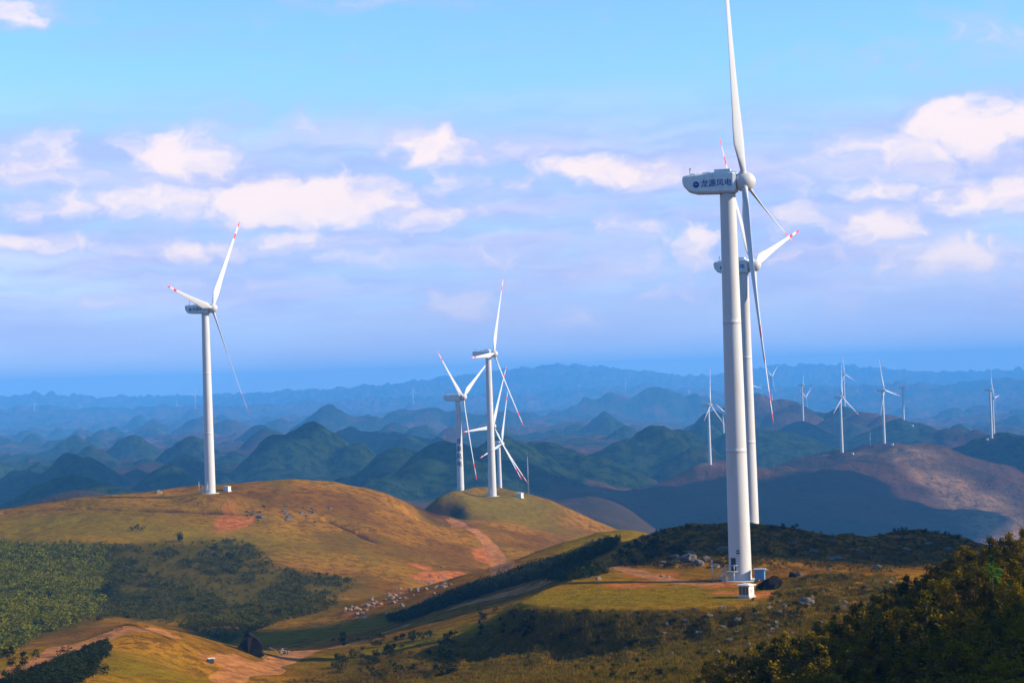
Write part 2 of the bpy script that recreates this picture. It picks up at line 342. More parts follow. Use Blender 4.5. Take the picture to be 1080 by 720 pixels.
def far_h(x, y):
    r = np.hypot(x, y); az = np.degrees(np.arctan2(x, y))
    right = sstep(2.0, 7.0, az)
    wx = x + 22 * fbm(x / 120, y / 120, 3, 3); wy = y + 30 * fbm(x / 120, y / 120, 9, 3)
    base = -112 - (38 + 48 * sstep(5500, 3200, r)) * right * sstep(1100, 1800, y) - 42 * sstep(2500, 8000, r) + 14 * fbm(x / 420, y / 420, 21, 5) * sstep(1000, 2200, r)
    base += 26 * ridged(x / 900, y / 900, 5, 4) * sstep(3500, 8000, r) - 12 * sstep(3500, 8000, r)
    wood = np.clip(0.35 + 0.9 * fbm(x / 300, y / 300, 31, 4), 0, 1)
    h = base.copy()
    for (px, py, d, s, c, st, wd) in HILLS:
        p = at(px, py, d); s, c = (s * 1.45, c * 0.5) if s >= .38 else (s * 1.12, c * .8); rr = max(60.0, (p[2] + 265) / s * 1.25)
        m = (np.abs(x - p[0]) < rr * 1.1) & (np.abs(y - p[1]) < rr * st * 1.15)
        if not m.any(): continue
        X = wx[m] - p[0]; Y = (wy[m] - p[1]) / st
        q = np.sqrt(X * X + Y * Y + c * c) - c
        hh = p[2] - s * q * (1 - 0.12 * np.clip(q / 300, 0, 1))
        k = 5.0; cur = h[m]; dlt = hh - cur
        new = np.maximum(cur, hh) + k * np.exp(-np.abs(dlt) / k) * 0.45
        t = sstep(-12, 12, dlt); wood[m] = wood[m] * (1 - t) + wd * t; h[m] = new
    for (px, py, d, s, c, st) in FARR:
        p = at(px, py, d); X = x - p[0] + 160 * fbm(x / 900, y / 900, 41, 4); Y = y - p[1] + 160 * fbm(x / 900, y / 900, 47, 4)
        q = np.sqrt(X * X + Y * Y + c * c) - c; hh = p[2] - s * q
        h = np.where(hh > h, hh, h)
    rough = sstep(1200, 2200, r)
    h += rough * (1.6 + r * 0.0011) * 2.4 * fbm(x / 70, y / 70, 61, 4) + rough * (5.0 + r * .0012) * (ridged(wx / 150, wy / 150, 65, 4) - 0.35)
    h += wood * rough * 2.6 * (vnoise(x / 9, y / 9, 71)) * sstep(9000, 3000, r)
    return h, wood
def spur_h(x, y):
    z = -18.8 + 0.385 * (np.minimum(x, 53) - 51) - 0.08 * np.clip(x - 53, 0, 200)
    z = z + 1.6 * fbm(x / 16, y / 16, 81, 3)
    edge = 205 + 5 * fbm(x / 25, y * 0, 83, 2)
    z -= 0.5 * np.clip(y - edge, 0, None) + 0.004 * np.clip(y - edge, 0, 60) ** 2
    z -= 0.10 * np.clip(120 - y, 0, None)
    return z
BUMPS = []      # (x, y, radius, height)
ROADS = []      # filled once the first surface can be ray-cast
DITCH = []
def height(x, y):
    shp = x.shape; x = x.ravel().astype(float); y = y.ravel().astype(float)
    r = np.hypot(x, y); h = np.full(x.shape, -112.0); wood = np.zeros(x.shape)
    w = sstep(1060, 1340, y) ; w = np.maximum(w, sstep(1500, 1900, r)); w = np.where(y < 0, sstep(400, 900, r), w)
    m = w < 1
    nh = near_h(x[m], y[m]); sp = spur_h(x[m], y[m]); sp = np.where(y[m] > 40, sp, -200)
    nh = np.maximum(nh, sp) + 1.5 * np.exp(-np.abs(nh - sp) / 1.5) * 0.4
    X, Y = x[m], y[m]
    amp = sstep(150, 330, Y)
    nh = nh + amp * (1.5 * fbm(X / 55, Y / 55, 91, 3) + 0.45 * fbm(X / 9, Y / 9, 95, 3) + 0.9 * (ridged(X / 34, Y / 34, 97, 4) - 0.4))
    # rocky, broken ground: bank of the platform, hill behind it, cut slopes
    sd = poly_sd(X, Y, PLAT)
    bank = sstep(26, 6, sd) * sstep(0, 3, sd)
    rocky = sstep(352, 372, Y) * sstep(470, 420, Y) * sstep(20, 40, X)
    nh = nh + bank * 0.9 * ridged(X / 6, Y / 6, 101, 3) + rocky * (1.7 * ridged(X / 13, Y / 13, 105, 4) - 0.9)
    t = sstep(9.0, 0.5, sd)
    nh = nh * (1 - t) + (PZ + 0.10 * fbm(X / 7, Y / 7, 111, 3)) * t
    h[m] = nh
    if w.max() > 0:
        k = w > 0; fh, wd = far_h(x[k], y[k]); h[k] = h[k] * (1 - w[k]) + fh * w[k]; wood[k] = wd * w[k]
    for (bx, by, br, bh, bry) in BUMPS:
        k = (np.abs(x - bx) < 3 * br) & (np.abs(y - by) < 3 * bry)
        h[k] += bh * np.exp(-((x[k] - bx) / br) ** 2 - ((y[k] - by) / bry) ** 2)
    for b, t_ in zip(BASES, TURB):
        pr = 13.0 if t_[3] < 1500 else (16 if t_[3] < 5000 else 60.0)
        if t_[0] == 'T1': continue
        d = np.hypot(x - b[0], y - b[1]); k = d < pr * 2.2
        t = np.exp(-(d[k] / pr) ** 4); h[k] = h[k] * (1 - t) + b[2] * t
    for pts, wd_, dep in ROADS:
        k = (x > pts[:, 0].min() - 15) & (x < pts[:, 0].max() + 15) & (y > pts[:, 1].min() - 15) & (y < pts[:, 1].max() + 15)
        if k.any():
            d = line_d(x[k], y[k], pts); h[k] -= dep * sstep(wd_ * 0.9, wd_ * 0.45, d)
    return h.reshape(shp), wood.reshape(shp)

AZS = np.radians(np.concatenate([np.arange(-180, -34, 3.0), np.arange(-34, -16, 0.25), np.arange(-16, 16, 0.034), np.arange(16, 34, 0.25), np.arange(34, 180, 3.0)]))
RS = np.concatenate([np.geomspace(1.0, 138, 60, endpoint=False), np.geomspace(138, 1000, 640, endpoint=False), np.geomspace(1000, 17700, 600)])
def make_grid(step=1):
    a = AZS[::step]; r = RS[::step]; A, RR = np.meshgrid(a, r); X = RR * np.sin(A); Y = RR * np.cos(A)
    Z, W = height(X, Y); return a, r, X, Y, Z, W
def lookup(grid, x, y):
    a, r, _, _, Z, _ = grid; r_ = np.hypot(x, y); a_ = np.arctan2(x, y)
    i = np.clip(np.searchsorted(r, r_) - 1, 0, len(r) - 2); j = np.clip(np.searchsorted(a, a_) - 1, 0, len(a) - 2)
    u = np.clip((r_ - r[i]) / (r[i + 1] - r[i]), 0, 1); v = np.clip((a_ - a[j]) / (a[j + 1] - a[j]), 0, 1)
    return (Z[i, j] * (1 - v) + Z[i, j + 1] * v) * (1 - u) + (Z[i + 1, j] * (1 - v) + Z[i + 1, j + 1] * v) * u
def hit(grid, pxs, pys, dmax=1300.0, dmin=110.0):
    pxs = np.atleast_1d(np.asarray(pxs, float)); pys = np.atleast_1d(np.asarray(pys, float))
    V = (CN @ np.stack([(pxs - 540) / F, -(pys - 360) / F, -np.ones_like(pxs)])).T; V = V / V[:, 1:2]
    ds = np.geomspace(dmin, dmax, 700); out = np.full((len(pxs), 3), np.nan)
    X = V[:, 0:1] * ds; Y = np.broadcast_to(ds, X.shape); Zr = V[:, 2:3] * ds
    Zt = lookup(grid, X, Y); below = Zr < Zt; idx = below.argmax(1); ok = below.any(1)
    for n in np.nonzero(ok)[0]:
        k = idx[n]; d = ds[k]
        if k > 0:
            e0 = Zr[n, k - 1] - Zt[n, k - 1]; e1 = Zr[n, k] - Zt[n, k]; d = ds[k - 1] + (ds[k] - ds[k - 1]) * e0 / (e0 - e1 + 1e-9)
        out[n] = V[n] * d; out[n, 2] = lookup(grid, out[n, 0:1], out[n, 1:2])[0]
    return out
G0 = make_grid(4)
for (a, b, br, bh, bry) in [(452, 541, 9, -5, 14), (462, 540, 9, -7, 14), (473, 543, 8, -6, 12), (470, 527, 10, 2.0, 12), (486, 538, 7, 2.5, 12)]:
    p = hit(G0, [a], [b])[0]; BUMPS.append((p[0], p[1], br, bh, bry)); print('cut', p)
p = at(600, 606, 395); BUMPS.append((p[0] + 2, p[1] + 2, 6.5, 1.6, 14))
p = at(700, 578, 385); BUMPS.append((p[0] + 4, p[1], 12, 1.0, 10))
G0 = make_grid(2)
def hits(pts, g_=None):
    q = hit(g_ or G0, [p[0] for p in pts], [p[1] for p in pts]); return q[~np.isnan(q[:, 0])][:, :2]
def dense(pts, n=6):
    o = []
    for a, b in zip(pts[:-1], pts[1:]):
        for k in range(n): o.append((a[0] + (b[0] - a[0]) * k / n, a[1] + (b[1] - a[1]) * k / n))
    o.append(pts[-1]); return o
def smooth_line(q, it=3):
    for _ in range(it): q[1:-1] = (q[:-2] + q[2:] + 2 * q[1:-1]) / 4
    return q
def road(pts, w, dep=0.15): q = smooth_line(hits(pts)); ROADS.append((q, w, dep)); return q
MAIN_ROAD = road([(236,718),(262,704),(292,694),(320,688),(345,683),(372,676),(400,668),(432,656),(467,644),(492,637),(517,631),(540,624),(560,617),(580,611)], 5.5)
ROAD_SPUR = road([(225,695),(250,697),(275,700)], 4.0)
LOOP = smooth_line(np.array([on_plane(a, b, PZ)[:2] for a, b in [(612,600),(635,597),(655,597.5),(668,600),(676,605),(690,612),(720,616),(750,616)]])); ROADS.append((LOOP, 4.5, 0.05))
TRACK_A = road([(478,549),(490,556),(502,564),(514,571),(528,578),(540,586),(537,596),(528,603)], 7.0)
KNOLL = road([(172,667),(152,663),(130,661),(112,667),(90,676),(65,686),(40,696),(20,704),(-10,716)], 4.0, 0.1)
LINE1 = hits(dense([(5,541),(60,537),(100,536),(160,538),(210,539),(262,541)], 4)); LINE2 = hits(dense([(345,548),(370,559),(398,572)], 4)); LINE3 = hits(dense([(180,531),(240,540)], 3))
for q in (LINE1, LINE2): ROADS.append((q, 2.4, 0.7))
GR = make_grid(1)
ga, gr, GX, GY, GZ, GW = GR
nr, na = GX.shape
def gauss_px(lst):
    """sum of soft spots given as pixel, radius x, radius y (metres)"""
    o = np.zeros(GX.shape)
    for (px, py, rx, ry) in lst:
        q = hit(GR, [px], [py])[0]
        if np.isnan(q[0]): continue
        o = np.maximum(o, np.exp(-(((GX - q[0]) / rx) ** 2 + ((GY - q[1]) / ry) ** 2)))
    return o
nz = fbm(GX / 6, GY / 6, 121, 4); nz2 = fbm(GX / 28, GY / 28, 131, 4)
soil = gauss_px([(243,551,6,16),(236,550,4,9),(256,553,2.5,5)]) * 1.3
soil = np.maximum(soil, gauss_px([(511,588,4,14),(516,577,2,6),(468,609,7,10),(455,612,6,9),(445,598,4,6),(478,607,5,9),(420,625,4,6),(375,646,4,5),(393,640,4,5),(372,648,3,4)]) * 1.25)
soil = np.maximum(soil, gauss_px([(700,614,11,5),(735,615,9,5.5),(755,618,6,4),(675,618,7,5),(688,607,6,5),(770,624,4,4),(805,626,4,4),(660,598,5,3)]) * 1.1)
soil = np.clip((soil * (1 + 0.9 * nz2) + 0.75 * nz * (soil > .05) - 0.42) * 2.4, 0, 1)
roadm = np.zeros(GX.shape)
for q, wd_ in ((MAIN_ROAD, 4.6), (ROAD_SPUR, 5.0), (TRACK_A, 6.0), (KNOLL, 5.0), (LOOP, 4.0)):
    k = (GX > q[:, 0].min() - 12) & (GX < q[:, 0].max() + 12) & (GY > q[:, 1].min() - 12) & (GY < q[:, 1].max() + 12)
    d = line_d(GX[k], GY[k], q); roadm[k] = np.maximum(roadm[k], sstep(wd_ * 0.62, wd_ * 0.38, d + 0.5 * nz[k]))
q = hit(GR, [262], [702])[0]; roadm = np.maximum(roadm, np.clip(1.8 * np.exp(-(((GX - q[0]) / 6.5) ** 2 + ((GY - q[1]) / 10) ** 2)) - 0.4 + 0.3 * nz, 0, 1))
linem = np.zeros(GX.shape)
for q in (LINE1, LINE2):
    k = (GX > q[:, 0].min() - 5) & (GX < q[:, 0].max() + 5) & (GY > q[:, 1].min() - 5) & (GY < q[:, 1].max() + 5)
    linem[k] = np.maximum(linem[k], sstep(1.6, 0.4, line_d(GX[k], GY[k], q) + 0.5 * nz[k]))
cutm = np.clip(gauss_px([(450,539,9,12),(460,540,9,14),(471,543,8,13),(480,545,6,9)]) * 1.6 + 0.4 * nz - 0.5, 0, 1); linem = np.maximum(linem, cutm)
def poly_px(pts, soft=6.0):
    q = hits(dense(pts + [pts[0]], 3), GR); o = np.zeros(GX.shape)
    k = (GX > q[:, 0].min() - 40) & (GX < q[:, 0].max() + 40) & (GY > q[:, 1].min() - 60) & (GY < q[:, 1].max() + 60)
    o[k] = sstep(soft, -soft, poly_sd(GX[k], GY[k], q) + soft * 1.2 * nz2[k] + soft * 0.5 * nz[k]); return o
SCRUB_POLY = [(0,575),(60,578),(130,575),(190,574),(240,568),(275,576),(290,598),(330,605),(380,612),(372,630),(340,645),(300,655),(262,668),(240,678),(200,664),(160,655),(120,650),(60,668),(0,682)]
scrub = poly_px(SCRUB_POLY, 9)
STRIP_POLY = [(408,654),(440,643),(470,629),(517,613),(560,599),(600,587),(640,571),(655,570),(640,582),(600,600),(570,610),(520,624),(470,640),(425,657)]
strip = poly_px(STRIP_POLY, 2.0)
lush = np.clip(gauss_px([(640,628,30,16),(600,630,14,16),(720,632,16,10),(540,535,22,40),(500,530,18,30),(640,572,14,22),(60,558,70,40),(110,700,22,18),(150,560,60,30),(330,672,22,16),(430,650,24,14),(470,672,30,16)]) * 1.3 + 0.25 * nz2, 0, 1)
lush *= (1 - sstep(1.0, 5.0, poly_sd(GX, GY, PLAT)) * (np.abs(GX - 25) < 60) * (GY < 330) * (GY > 262) * 0.8)
rocky = sstep(350, 372, GY) * sstep(480, 430, GY) * sstep(15, 40, GX) + sstep(22, 8, poly_sd(GX, GY, PLAT)) * sstep(0.5, 4, poly_sd(GX, GY, PLAT)) * 0.8
spurm = sstep(-3, 1.0, spur_h(GX, GY) - GZ + 0.5) * (GY < 260) * (GY > 40)

# ------------------------------------------------------------------ materials
def mat(name):
    m = bpy.data.materials.new(name); m.use_nodes = True; t = m.node_tree; t.nodes.clear(); k = N(t)
    b = k.new('ShaderNodeBsdfPrincipled'); o = k.new('ShaderNodeOutputMaterial'); t.links.new(b.outputs[0], o.inputs[0])
    b.inputs['Specular IOR Level'].default_value = 0.2
    return m, k, b
def simple(name, c, rough=0.6, var=0.12, scale=1.5, metal=0.0, dirt=None, bump=0.0):
    m, k, b = mat(name); t = k.new('ShaderNodeTexCoord').outputs['Object']
    n = k.noise(t, scale, 5.0, 0.6)
    cc = k.mix(n, [q * (1 - var) for q in c], [min(1, q * (1 + var)) for q in c])
    if dirt: cc = k.mix(k.math('MULTIPLY', k.mapr(k.noise(k.vec('MULTIPLY', t, (1, 1, 0.15)), scale * 2.3, 6.0), 0.5, 0.75), dirt[3]), cc, dirt[:3])
    k.put(b.inputs['Base Color'], cc); b.inputs['Roughness'].default_value = rough; b.inputs['Metallic'].default_value = metal
    if bump:
        bp = k.new('ShaderNodeBump'); bp.inputs['Strength'].default_value = 0.8; bp.inputs['Distance'].default_value = bump
        k.put(bp.inputs['Height'], k.noise(t, scale * 4, 5.0)); k.put(b.inputs['Normal'], bp.outputs[0])
    return m
def attr(k, n):
    a = k.new('ShaderNodeAttribute', attribute_name=n); s = k.new('ShaderNodeSeparateColor'); k.put(s.inputs[0], a.outputs['Color']); return s.outputs[0], s.outputs[1], s.outputs[2], a.outputs['Alpha']
def ground_mat(name, far=False):
    m, k, b = mat(name); pos = k.new('ShaderNodeNewGeometry').outputs['Position']
    if not far:
        so, sc, lu, ro = attr(k, 'mask_a'); ln, st, sp, _ = attr(k, 'mask_b')
        n1 = k.noise(pos, 0.022, 5.0, 0.6); n2 = k.noise(pos, 0.35, 5.0, 0.65); n3 = k.noise(pos, 2.2, 3.0, 0.6)
        c = k.mix(k.mapr(n1, 0.36, 0.66), (0.15, 0.062, 0.003), (0.33, 0.145, 0.008))
        c = k.mix(k.mapr(n2, 0.44, 0.62, 0, 0.8), c, (0.09, 0.036, 0.006))
        c = k.mix(k.mapr(k.noise(pos, 0.05, 4.0, 0.6), 0.5, 0.68, 0, 0.6), c, (0.115, 0.082, 0.005))
        c = k.mix(k.math('MULTIPLY', lu, k.mapr(n2, 0.3, 0.62, 1.0, 0.45)), c, (0.17, 0.128, 0.003))
        c = k.mix(k.math('MULTIPLY', ro, k.mapr(n2, 0.38, 0.62, 0.2, 0.9)), c, (0.055, 0.028, 0.009))
        rk = k.math('MULTIPLY', ro, k.mapr(k.noise(pos, 0.5, 6.0, 0.75), 0.60, 0.68, 0, 0.8)); c = k.mix(rk, c, (0.13, 0.11, 0.10))
        c = k.mix(k.math('MULTIPLY', sc, 0.9), c, k.mix(n2, (0.028, 0.03, 0.001), (0.075, 0.064, 0.003)))
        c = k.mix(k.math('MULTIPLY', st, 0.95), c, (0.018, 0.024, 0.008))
        c = k.mix(k.math('MULTIPLY', sp, 0.95), c, k.mix(n2, (0.014, 0.018, 0.004), (0.035, 0.03, 0.008)))
        c = k.mix(ln, c, (0.035, 0.018, 0.008))
        c = k.mix(so, c, k.mix(k.mapr(n2, 0.35, 0.65), (0.26, 0.07, 0.012), (0.46, 0.15, 0.04)))
        c = k.mix(k.mapr(n3, 0.25, 0.75, 0.0, 0.4), c, (0.04, 0.02, 0.008))
        speck = k.new('ShaderNodeTexVoronoi'); speck.inputs['Scale'].default_value = 0.55; k.put(speck.inputs['Vector'], pos)
        c = k.mix(k.math('MULTIPLY', k.mapr(speck.outputs[0], 0.22, 0.12), k.mapr(n1, 0.5, 0.62, 0, 0.6)), c, (0.05, 0.035, 0.012))
        hgt = k.math('ADD', k.noise(pos, 0.25, 6.0, 0.7), k.math('MULTIPLY', n3, 0.25)); dist = 1.1
    else:
        wd, _, _, _ = attr(k, 'mask_a'); n1 = k.noise(pos, 0.006, 6.0, 0.65); n2 = k.noise(pos, 0.07, 5.0, 0.7)
        c = k.mix(k.mapr(n1, 0.38, 0.62), (0.085, 0.038, 0.018), (0.045, 0.028, 0.012))
        c = k.mix(k.mapr(k.noise(pos, 0.0035, 6.0, 0.7), 0.60, 0.67, 0, 0.55), c, (0.22, 0.12, 0.065))
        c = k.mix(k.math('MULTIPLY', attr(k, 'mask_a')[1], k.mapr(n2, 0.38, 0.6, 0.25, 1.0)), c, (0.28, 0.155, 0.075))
        f = k.mapr(k.math('ADD', wd, k.math('MULTIPLY', k.math('SUBTRACT', n1, 0.5), 1.6)), 0.32, 0.68)
        c = k.mix(f, c, k.mix(k.mapr(n2, 0.36, 0.64), (0.003, 0.010, 0.007), (0.026, 0.046, 0.012)))
        c = k.mix(k.mapr(n2, 0.5, 0.66, 0, 0.55), c, (0.022, 0.03, 0.014))
        hgt = k.noise(pos, 0.05, 6.0, 0.75); dist = 12.0
    bp = k.new('ShaderNodeBump'); bp.inputs['Strength'].default_value = 0.75; bp.inputs['Distance'].default_value = dist
    k.put(bp.inputs['Height'], hgt); k.put(b.inputs['Normal'], bp.outputs[0]); k.put(b.inputs['Base Color'], c)
    b.inputs['Roughness'].default_value = 0.95; b.inputs['Specular IOR Level'].default_value = 0.0
    return m
M_ground = ground_mat('hill_grass_soil'); M_hills = ground_mat('far_hill_wood', True)
M_road, k_, b_ = mat('dirt_road_soil')
pos_ = k_.new('ShaderNodeNewGeometry').outputs['Position']; nn = k_.noise(pos_, 0.4, 6.0, 0.7)
lt = k_.mapr(k_.sep(pos_)[0], -30, 0, 0, 0.0)
k_.put(b_.inputs['Base Color'], k_.mix(k_.mapr(nn, 0.35, 0.65), (0.16, 0.05, 0.006), (0.34, 0.13, 0.022))); b_.inputs['Roughness'].default_value = 0.95
bp_ = k_.new('ShaderNodeBump'); bp_.inputs['Distance'].default_value = 0.3; k_.put(bp_.inputs['Height'], nn); k_.put(b_.inputs['Normal'], bp_.outputs[0])

def leaf_mat(name, dark, light, tip):
    m, k, b = mat(name); oi = k.new('ShaderNodeObjectInfo'); pos = k.new('ShaderNodeNewGeometry').outputs['Position']
    n = k.noise(pos, 0.45, 4.0, 0.65)
    c = k.mix(k.mapr(n, 0.38, 0.62), dark, light)
    c = k.mix(k.math('MULTIPLY', oi.outputs['Random'], k.mapr(k.noise(pos, 0.4, 2.0), 0.3, 0.5)), c, tip)
    k.put(b.inputs['Base Color'], c); b.inputs['Roughness'].default_value = 0.8; b.inputs['Specular IOR Level'].default_value = 0.0
    tr = k.new('ShaderNodeBsdfTranslucent'); k.put(tr.inputs[0], c); mx = k.new('ShaderNodeMixShader'); mx.inputs[0].default_value = 0.25
    o = [q for q in m.node_tree.nodes if q.type == 'OUTPUT_MATERIAL'][0]
    m.node_tree.links.new(b.outputs[0], mx.inputs[1]); m.node_tree.links.new(tr.outputs[0], mx.inputs[2]); m.node_tree.links.new(mx.outputs[0], o.inputs[0])
    return m
M_leafA = leaf_mat('sapling_leaves', (0.018, 0.026, 0.002), (0.075, 0.068, 0.003), (0.21, 0.135, 0.005))
M_leafB = leaf_mat('scrub_leaves', (0.005, 0.012, 0.001), (0.045, 0.06, 0.002), (0.085, 0.072, 0.003))
M_leafC = leaf_mat('dark_shade_leaves', (0.007, 0.012, 0.003), (0.018, 0.024, 0.004), (0.03, 0.036, 0.005))  # dark bushes; shade of the strip and pit is put into this colour
M_leafD = leaf_mat('bright_leaves', (0.012, 0.04, 0.004), (0.035, 0.085, 0.006), (0.05, 0.10, 0.008))
M_leafE = leaf_mat('young_forest_leaves', (0.005, 0.012, 0.001), (0.095, 0.118, 0.002), (0.16, 0.14, 0.003))
M_grassy = leaf_mat('dry_grass', (0.05, 0.038, 0.004), (0.13, 0.085, 0.009), (0.15, 0.11, 0.01))
M_bark = simple('bark', (0.07, 0.045, 0.03), 0.9, 0.3, 6, bump=0.02)
M_white = simple('turbine_white_paint', (0.47, 0.475, 0.49), 0.42, 0.04, 0.3, dirt=(0.40, 0.37, 0.32, 0.55))
M_blade = simple('blade_gelcoat', (0.44, 0.47, 0.52), 0.45, 0.04, 0.4)
M_nac = simple('nacelle_paint', (0.52, 0.60, 0.64), 0.45, 0.06, 0.6, dirt=(0.3, 0.32, 0.34, 0.3))
M_red = simple('blade_red_paint', (0.72, 0.03, 0.025), 0.4, 0.06, 1)
M_dark = simple('dark_metal', (0.035, 0.04, 0.05), 0.5, 0.2, 3)
M_blue = simple('blue_lettering', (0.02, 0.05, 0.26), 0.5, 0.05, 3)
M_grey = simple('galvanised_steel', (0.42, 0.45, 0.48), 0.45, 0.1, 3, metal=0.4)
M_conc = simple('concrete', (0.42, 0.39, 0.34), 0.9, 0.15, 1.5, bump=0.02)
M_cabb = simple('cabinet_blue_paint', (0.10, 0.24, 0.42), 0.5, 0.08, 2, dirt=(0.12, 0.10, 0.08, 0.4))
M_cabw = simple('kiosk_white_render', (0.62, 0.62, 0.58), 0.8, 0.1, 1.5, dirt=(0.25, 0.2, 0.15, 0.5))
M_rust = simple('kiosk_brown_panel', (0.20, 0.10, 0.055), 0.8, 0.2, 2, dirt=(0.05, 0.04, 0.04, 0.6))
M_rock = simple('limestone', (0.095, 0.082, 0.072), 0.95, 0.45, 0.9, dirt=(0.05, 0.045, 0.04, 0.8), bump=0.12)
M_rockw = simple('pale_limestone', (0.19, 0.135, 0.095), 0.95, 0.3, 0.9, dirt=(0.16, 0.08, 0.05, 0.7), bump=0.12)
M_rockd = simple('dark_boulder_stone', (0.014, 0.012, 0.012), 0.95, 0.4, 1.0, bump=0.1)
M_rockd.node_tree.nodes['Principled BSDF'].inputs['Specular IOR Level'].default_value = 0.0

# ------------------------------------------------------------------ ground, road and hills as pieces of one continuous surface
def surface(name, fsel, mats, masks):
    """build a mesh from the faces of the polar grid picked by fsel"""
    I, J = np.nonzero(fsel); J2 = (J + 1) % na
    quads = np.stack([I * na + J, I * na + J2, (I + 1) * na + J2, (I + 1) * na + J], 1)
    used, inv = np.unique(quads, return_inverse=True); inv = inv.reshape(quads.shape)
    co = np.stack([GX.ravel()[used], GY.ravel()[used], GZ.ravel()[used]], 1)
    me = bpy.data.meshes.new(name); me.vertices.add(len(used)); me.vertices.foreach_set('co', co.astype(np.float32).ravel())
    n = len(quads); me.loops.add(n * 4); me.loops.foreach_set('vertex_index', inv[:, ::-1].astype(np.int32).ravel())
    me.polygons.add(n); me.polygons.foreach_set('loop_start', np.arange(0, n * 4, 4, dtype=np.int32))
    me.polygons.foreach_set('use_smooth', np.ones(n, bool)); me.materials.append(mats)
    me.update(calc_edges=True)
    for an, chans in masks.items():
        at_ = me.color_attributes.new(an, 'FLOAT_COLOR', 'POINT'); arr = np.ones((len(used), 4), np.float32)
        for c_, ch in enumerate(chans): arr[:, c_] = ch.ravel()[used]
        at_.data.foreach_set('color', arr.ravel())
    return add(name, me)
fy = GY[:-1, :]; fr = np.hypot(GX[:-1, :], GY[:-1, :])
farf = (fy > 1150) | (fr > 1700)
roadf = (roadm[:-1, :] > 0.5) & ~farf
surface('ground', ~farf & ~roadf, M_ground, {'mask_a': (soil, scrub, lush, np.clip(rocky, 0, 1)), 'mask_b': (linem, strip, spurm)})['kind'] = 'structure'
surface('dirt_road', roadf, M_road, {})['kind'] = 'structure'
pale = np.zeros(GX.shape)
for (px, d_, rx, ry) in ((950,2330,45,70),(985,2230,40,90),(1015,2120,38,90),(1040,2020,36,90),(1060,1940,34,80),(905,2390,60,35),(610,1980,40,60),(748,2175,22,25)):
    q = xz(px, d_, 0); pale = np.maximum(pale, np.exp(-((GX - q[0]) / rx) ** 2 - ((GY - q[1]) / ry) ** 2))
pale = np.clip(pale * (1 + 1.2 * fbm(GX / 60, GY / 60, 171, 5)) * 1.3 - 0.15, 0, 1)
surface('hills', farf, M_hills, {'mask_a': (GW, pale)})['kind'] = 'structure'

# ------------------------------------------------------------------ haze
hz = MB(); hz.box((0, 0, 0), (1, 1, 1))
M_haze = bpy.data.materials.new('haze'); M_haze.use_nodes = True; t_ = M_haze.node_tree; t_.nodes.clear()
pv = t_.nodes.new('ShaderNodeVolumePrincipled'); pv.inputs['Color'].default_value = (0.115, 0.455, 1.0, 1); pv.inputs['Density'].default_value = 1.2e-4
mo = t_.nodes.new('ShaderNodeOutputMaterial'); t_.links.new(pv.outputs[0], mo.inputs['Volume'])
zlo, zhi = float(GZ.min()) - 3.0, max(float(GZ.max()), 82.0) + 6.0
ho = hz.build('haze', M_haze); ho.location = (0, 0, (zlo + zhi) / 2); ho.scale = (35600, 35600, zhi - zlo); ho['kind'] = 'stuff'
print('z range', zlo, zhi, 'verts', GX.size)
#@@OBJECTS
# ================================================================== clouds added outside the view, above the haze, to shade chosen ground
M_shade_cloud = simple('shade_cloud_white', (0.85, 0.85, 0.87), 1.0, 0.02, 0.01)
def shade_cloud(tx, ty, tz, rx, ry, seed, h=560.0):
    k = (h - tz) / SV.z; cx, cy = tx + SV.x * k, ty + SV.y * k; r_ = random.Random(seed)
    bm = bmesh.new(); n = 40
    for i in range(n):
        a = r_.uniform(0, 6.283); q = math.sqrt(r_.random()) * .78; sz = r_.uniform(.28, .5) * (1.1 - q * .6)
        m = Matrix.Translation((rx * q * math.cos(a), ry * q * math.sin(a), min(rx, ry) * r_.uniform(.0, .22))) @ Matrix.Diagonal((rx * sz, ry * sz, min(rx, ry) * sz * .55, 1))
        bmesh.ops.create_icosphere(bm, subdivisions=3, radius=1.0, matrix=m)
    for v in bm.verts:
        p = v.co; f = vnoise(np.array([p.x / (rx * .18) + seed]), np.array([p.y / (ry * .18) + p.z / (rx * .3)]), 5)[0]; v.co += Vector((p.x, p.y, p.z)).normalized() * f * min(rx, ry) * .16
        if v.co.z < -min(rx, ry) * .1: v.co.z = -min(rx, ry) * .1
    me = bpy.data.meshes.new('shade_cloud'); bm.to_mesh(me); bm.free(); me.materials.append(M_shade_cloud)
    for f in me.polygons: f.use_smooth = True
    o = add('shade_cloud', me, None, (cx, cy, h)); o['kind'] = 'structure'; return o
for (px, d_, z_, rx, ry) in CLOUD_SHADE:
    q = xz(px, d_, z_); shade_cloud(q[0], q[1], z_, rx, ry, int(px))
shade_cloud(84, 86, -15, 70, 92, 3, 380.0); shade_cloud(66, 402, -33, 88, 50, 4, 380.0)

